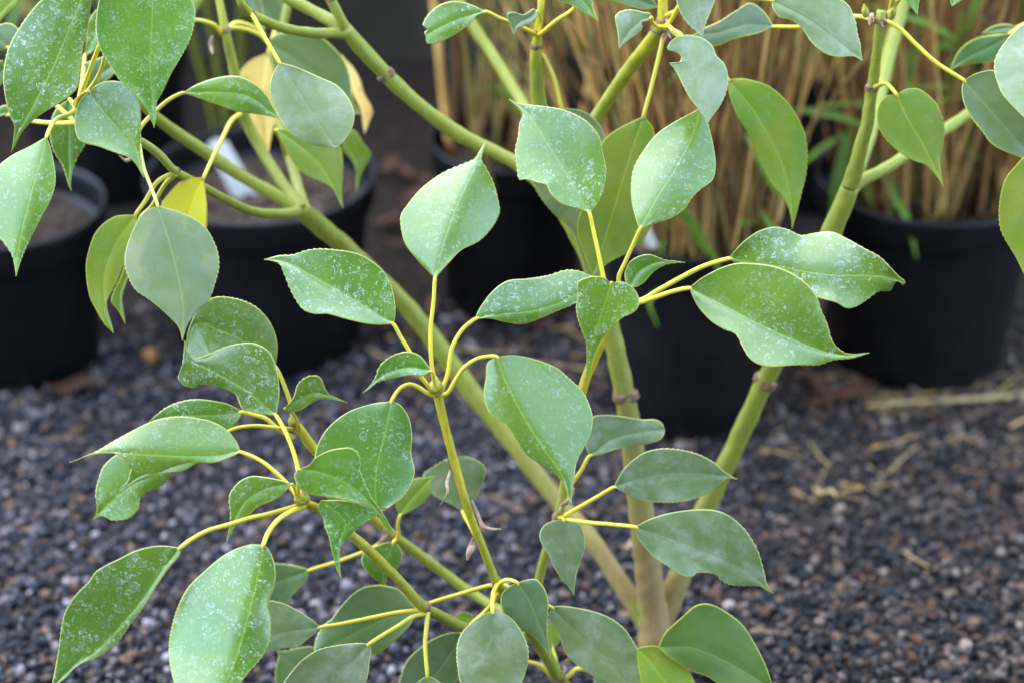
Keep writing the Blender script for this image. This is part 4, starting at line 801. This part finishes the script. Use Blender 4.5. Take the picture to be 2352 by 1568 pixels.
L('c4', (2060, 100), (2060, 980), [(1980, 130), (1909, 165), (1830, 230), (1750, 330), (1705, 420), (1702, 500), (1720, 570), (1760, 660), (1830, 740), (1930, 840)], [(2160, 250), (2200, 500), (2160, 780)], None, 1.655, .1, .25, (.25, -.1), .02, 'aged', pet=[(2250, -150), (2150, 0)], nd=1.75)
L('c4', (1810, 235), (1393, 492), [(1640, 250), (1540, 285), (1460, 350), (1420, 420)], [(1830, 330), (1720, 425), (1560, 447), (1460, 466)], None, 1.80, .1, .5, -.2, .0, 'dark', pet=[(2200, 40), (2000, 130)], nd=1.88)
L('c4', (1862, 192), (1615, 236), [(1800, 168), (1720, 175), (1660, 200)], [(1810, 222), (1740, 236), (1680, 238)], None, 1.81, .1, .6, -.1, .0, 'blue', pet=[(2200, 60), (2000, 130)], nd=1.88)
L('D', (2400, 335), (2385, 680), [(2365, 350), (2330, 385), (2310, 410), (2298, 450), (2294, 490), (2296, 520), (2305, 545), (2320, 570), (2335, 595), (2355, 635)], [(2430, 400), (2445, 500), (2430, 600)], None, 1.63, .1, .15, .1, .02, 'lime', pet=[(2480, 200), (2430, 290)], nd=1.75)
L('c4', (1090, -220), (1167, 106), [(1030, -120), (1075, -10), (1120, 50)], [(1190, -140), (1180, -10), (1172, 60)], None, 1.68, .0, .2, .1, .0, 'fresh', pet=[(975, 80), (1000, -20), (1060, -160)], nd=1.70)
L('c4', (1560, -160), (1407, 46), [(1470, -110), (1405, -40), (1395, 10)], [(1590, -80), (1490, -5), (1440, 30)], None, 1.68, .0, .3, .1, .0, 'fresh', pet=[(960, 100), (1150, -120), (1400, -200)], nd=1.70)
# ---- upper left
L('c1', (640, -190), (78, 1062), [(480, -130), (290, 0), (200, 100), (130, 200), (60, 330), (30, 450), (22, 560), (40, 700), (75, 820), (100, 880), (95, 960)], [(655, -80), (640, 0), (620, 150), (580, 330), (555, 480), (545, 600), (510, 650), (400, 730), (300, 790), (200, 870), (150, 930), (110, 1010)], [(560, 0), (380, 440), (240, 720), (125, 930)], 1.63, .1, .2, (.15, -.2), .03, pet=[(528, 745), (700, 500), (760, 150), (720, -120)], nd=1.678)
L('c1', (1040, -230), (1075, 892), [(850, -170), (730, -80), (690, 0), (672, 100), (665, 200), (690, 330), (760, 450), (840, 570), (950, 670), (1020, 760), (1058, 850)], [(1200, -160), (1300, -70), (1340, 0), (1362, 100), (1330, 260), (1260, 400), (1190, 520), (1130, 650), (1092, 720), (1088, 830)], [(1060, 0), (1050, 300), (1045, 500), (1065, 720)], 1.625, .05, .2, (.1, .1), .03, pet=[(532, 740), (700, 300), (900, -150), (1000, -270)], nd=1.678)
L('c1', (620, 642), (1002, 1238), [(560, 700), (525, 790), (520, 890), (545, 970), (590, 1000), (680, 1020), (790, 1060), (900, 1100), (950, 1150), (985, 1212)], [(680, 590), (760, 565), (850, 575), (920, 630), (972, 710), (980, 800), (982, 900), (980, 1000), (980, 1080), (990, 1150)], [(720, 780), (850, 930), (945, 1065)], 1.65, .0, .3, (.25, -.1), .04, pet=[(530, 760), (550, 690), (585, 655)], nd=1.678)
L('D', (107, 314), (37, 635), [(70, 335), (20, 362), (-18, 400), (-22, 470), (-8, 535), (18, 572), (29, 592), (33, 612)], [(118, 345), (128, 410), (120, 450), (95, 500), (65, 560), (48, 600)], [(92, 370), (64, 470), (42, 570)], 1.635, .1, .25, (.25, -.2), .03, pet=[(176, 250), (160, 262), (130, 274), (115, 295)], nd=1.678)
L('c1', (480, 690), (497, 1332), [(390, 760), (345, 890), (365, 1040), (430, 1150), (465, 1250), (480, 1300)], [(560, 740), (610, 880), (592, 1010), (540, 1100), (502, 1210), (492, 1290)], None, 1.74, .0, .2, .1, .02, 'fresh', pet=[(530, 760), (505, 720)], nd=1.68)
L('c1', (600, 640), (930, 370), [(562, 540), (575, 450), (650, 420), (740, 388), (850, 360)], [(670, 605), (740, 568), (800, 512), (880, 450)], None, 1.77, .0, .3, .0, .0, 'blue', pet=[(535, 770), (560, 720)], nd=1.69)
L('c1', (590, 395), (730, 40), [(600, 300), (606, 170), (660, 80)], [(660, 355), (710, 310), (740, 180)], None, 1.79, .0, .3, .0, .0, 'fresh', pet=[(535, 770), (575, 560)], nd=1.69)
L('c1', (62, 335), (-200, 250), [(130, 230), (112, 185), (60, 160), (0, 170), (-100, 200)], [(0, 352), (-100, 330)], None, 1.74, .0, .4, -.1, .0, 'blue', pet=[(525, 850), (300, 650), (120, 420)], nd=1.70)
L('c1', (140, -40), (-90, 260), [(60, -40), (-60, 60)], [(120, 20), (80, 60), (0, 150)], None, 1.80, .0, .3, .0, .0, 'lime')
L('c1', (70, 800), (-180, 900), [(60, 740), (20, 735), (-80, 800)], [(10, 810), (-80, 860)], None, 1.76, .0, .3, .0, .0, 'fresh', pet=[(535, 855), (400, 860), (230, 845)], nd=1.685, pw=10)
L('c1', (35, 480), (-60, 640), [(15, 420), (-60, 470)], [(28, 540), (0, 600)], None, 1.77, .0, .3, .0, .0, 'dark')
L('D', (420, 214), (640, 272), [(450, 195), (500, 178), (545, 175), (585, 192), (612, 218), (630, 250)], [(455, 226), (500, 242), (540, 256), (600, 264)], [(500, 212), (570, 222)], 1.715, .1, .5, (.0, -.25), .02, 'fresh', pet=[(312, 312), (325, 290), (345, 268), (385, 232)], nd=1.70, teeth=.4)
L('c2', (205, 437), (597, 1032), [(300, 460), (400, 500), (500, 545), (600, 590), (670, 660), (715, 740), (727, 830), (700, 920), (650, 990)], [(165, 500), (140, 580), (140, 660), (170, 750), (215, 840), (270, 920), (340, 970), (430, 1010), (530, 1028)], [(330, 620), (470, 840)], 1.665, .0, .2, (-.15, .15), .02, 'aged', pet=[(5, 95), (30, 130), (110, 275)], nd=1.68, teeth=.6, label='pale dusty grey green leaf')
L('c2', (125, 300), (778, 795), [(180, 240), (330, 225), (500, 265), (560, 310), (620, 370), (670, 450), (700, 560), (708, 650), (730, 730)], [(150, 420), (250, 600), (450, 750), (650, 800)], None, 1.85, .1, .3, .0, .0, 'blue', pet=[(-180, 200), (-60, 200), (60, 240)], nd=1.845)
L('D', (617, 122), (617, 352), [(578, 138), (552, 165), (550, 200), (570, 262), (592, 305), (606, 330)], [(632, 175), (642, 250), (628, 300)], None, 1.92, .0, .1, .1, .0, 'cream', teeth=.3, pet=[(636, 60), (625, 95)], nd=1.93, label='faded cream yellow leaf')
L('c2', (640, 390), (800, 932), [(720, 470), (770, 560), (795, 650), (857, 770), (832, 860)], [(660, 520), (705, 640), (770, 770), (785, 870)], None, 1.92, .0, .1, .1, .0, 'cream', teeth=.3, label='narrow faded yellow leaf')
L('c2', (630, 960), (745, 1332), [(720, 905), (790, 1000), (842, 1070), (812, 1150), (772, 1225)], [(650, 1050), (700, 1110), (738, 1190), (738, 1260)], None, 1.90, .0, .1, .0, .0, 'lime', teeth=.3)
L('c2', (180, 905), (650, 1452), [(260, 900), (430, 980), (600, 1000), (640, 1045), (648, 1200), (640, 1330)], [(230, 1000), (290, 1120), (370, 1210), (480, 1260), (570, 1310), (620, 1375)], [(330, 1010), (500, 1170)], 1.82, .0, .2, (-.1, .2), .02, 'lime', teeth=.4, pet=[(250, 1080), (220, 980)], nd=1.89)
L('D', (362, 472), (419, 783), [(328, 490), (300, 540), (286, 590), (290, 625), (310, 665), (345, 690), (380, 720), (410, 752)], [(420, 490), (470, 520), (498, 570), (504, 610), (495, 650), (480, 690), (455, 715), (432, 745)], [(384, 540), (406, 620), (420, 700)], 1.63, .05, .2, (.1, -.15), .03, 'mottled', pet=[(318, 322), (330, 385), (346, 428)], nd=1.69, pw=8, label='mottled grey green leaf', pmat='petiole_green')
L('D', (312, 493), (260, 765), [(262, 498), (222, 530), (202, 580), (197, 620), (205, 680), (222, 715), (238, 742)], [(318, 530), (300, 580), (283, 612), (268, 650), (246, 692), (239, 722)], [(265, 560), (238, 650)], 1.70, .0, .2, (-.1, -.1), .02, 'lime', pet=[(402, 396), (362, 418), (332, 465)], nd=1.71, teeth=.4)
L('D', (322, 500), (287, 743), [(300, 570), (275, 640), (255, 690), (272, 715)], [(330, 560), (300, 620), (278, 670), (276, 705)], None, 1.73, .0, .1, .0, .0, 'lime', pet=[(404, 400), (378, 425), (348, 475)], nd=1.71, teeth=.3)
L('D', (468, 408), (420, 590), [(425, 412), (395, 435), (370, 472), (375, 540)], [(472, 435), (476, 495), (470, 540)], None, 1.72, .0, .2, .0, .0, 'yellow', pet=[(552, 262), (530, 280), (510, 320), (490, 360)], nd=1.85, teeth=.2, label='bright yellow leaf')
# loose petioles at the small top left node carry leaves above the frame
L('c1', (1300, 130), (1150, -250), [(1200, 60), (1100, -120)], [(1330, 0), (1260, -180)], None, 1.80, .0, .3, .0, .0, 'fresh', pet=[(1545, 235), (1490, 175), (1400, 145)], nd=1.84, pw=9)
L('c2', (100, 250), (-50, -200), [(0, 120), (-90, -60)], [(90, 60), (30, -100)], None, 1.88, .0, .3, .0, .0, 'blue', pet=[(-170, 210), (-90, 160), (20, 190)], nd=1.845, pw=9)
bract(SH, 'c10', [(1320, 60), (1345, 140), (1325, 230), (1330, 290), (1280, 370)], 1.662, 6)
bract(SH, 'c10', [(1495, 335), (1530, 420), (1560, 500), (1600, 525), (1690, 530)], 1.668, 9)
bract(SH, 'c10', [(1500, 590), (1495, 640), (1475, 690), (1462, 740)], 1.675, 11)
bract(SH, 'c10', [(900, 530), (915, 570), (890, 605), (850, 625)], 1.77, 8)
bract(SH, 'c11', [(390, 430), (420, 370), (470, 330), (500, 250)], 1.728, 11)
bract(SH, 'c1', [(1480, 250), (1470, 320), (1480, 380)], 1.83, 10)
bract(SH, 'c1', [(830, 1085), (880, 1120), (990, 1060)], 1.72, 9)
bract(SH, 'c11', [(430, 1500), (440, 1450), (460, 1400)], 1.79, 9)
for (x, y, dd) in ((1526, 40, 1.73), (1540, 75, 1.735), (2005, 45, 1.705), (2035, 50, 1.705), (1520, 85, 1.735)):
    bract(SH, 'D', [(x, y), (x+RNG.uniform(-14, 14), y-12), (x+RNG.uniform(-16, 16), y+14)], dd, 9)

# ------------------------------------------------------------------ the small shrub in the wide pot
c2_ = P2['c'].copy(); c2_[2] = P2['zs']-.01
SB = empty('shrub', c2_); WPOS[SB.name] = c2_
tag(SB, 'small shrub with upright green stems growing in the wide pot with the long tag', 'shrub')
for (bx, by, tx, ty) in ((530, 330, 470, -20), (560, 320, 552, -30), (500, 310, 415, -20)):
    d0 = soil_depth(P2, bx, by)+.004; top = unproj(tx, ty, d0-.22)
    stem(SB, [(bx, by, d0, 17), ((bx*2+tx)/3, (by*2+ty)/3, d0-.07, 16), ((bx+2*tx)/3, (by+2*ty)/3, d0-.14, 16), (tx, ty, d0-.22, 15)], .5, .3)
leaf(SB, 'D', (470, -18), (400, 40), [(440, -40), (405, 0)], [(455, 20), (430, 42)], None, 2.05, 0, .4, 0, 0, 'lime', pet=[(480, -20)], nd=2.06)
leaf(SB, 'D', (556, -25), (640, 60), [(600, -30), (650, 10)], [(560, 20), (600, 60)], None, 2.05, 0, .4, 0, 0, 'blue', pet=[(552, -28)], nd=2.06)
leaf(SB, 'D', (416, -18), (350, 70), [(380, -20), (345, 30)], [(420, 20), (390, 62)], None, 2.05, 0, .4, 0, 0, 'fresh', pet=[(415, -22)], nd=2.06)
print('OBJECTS', len(bpy.data.objects))
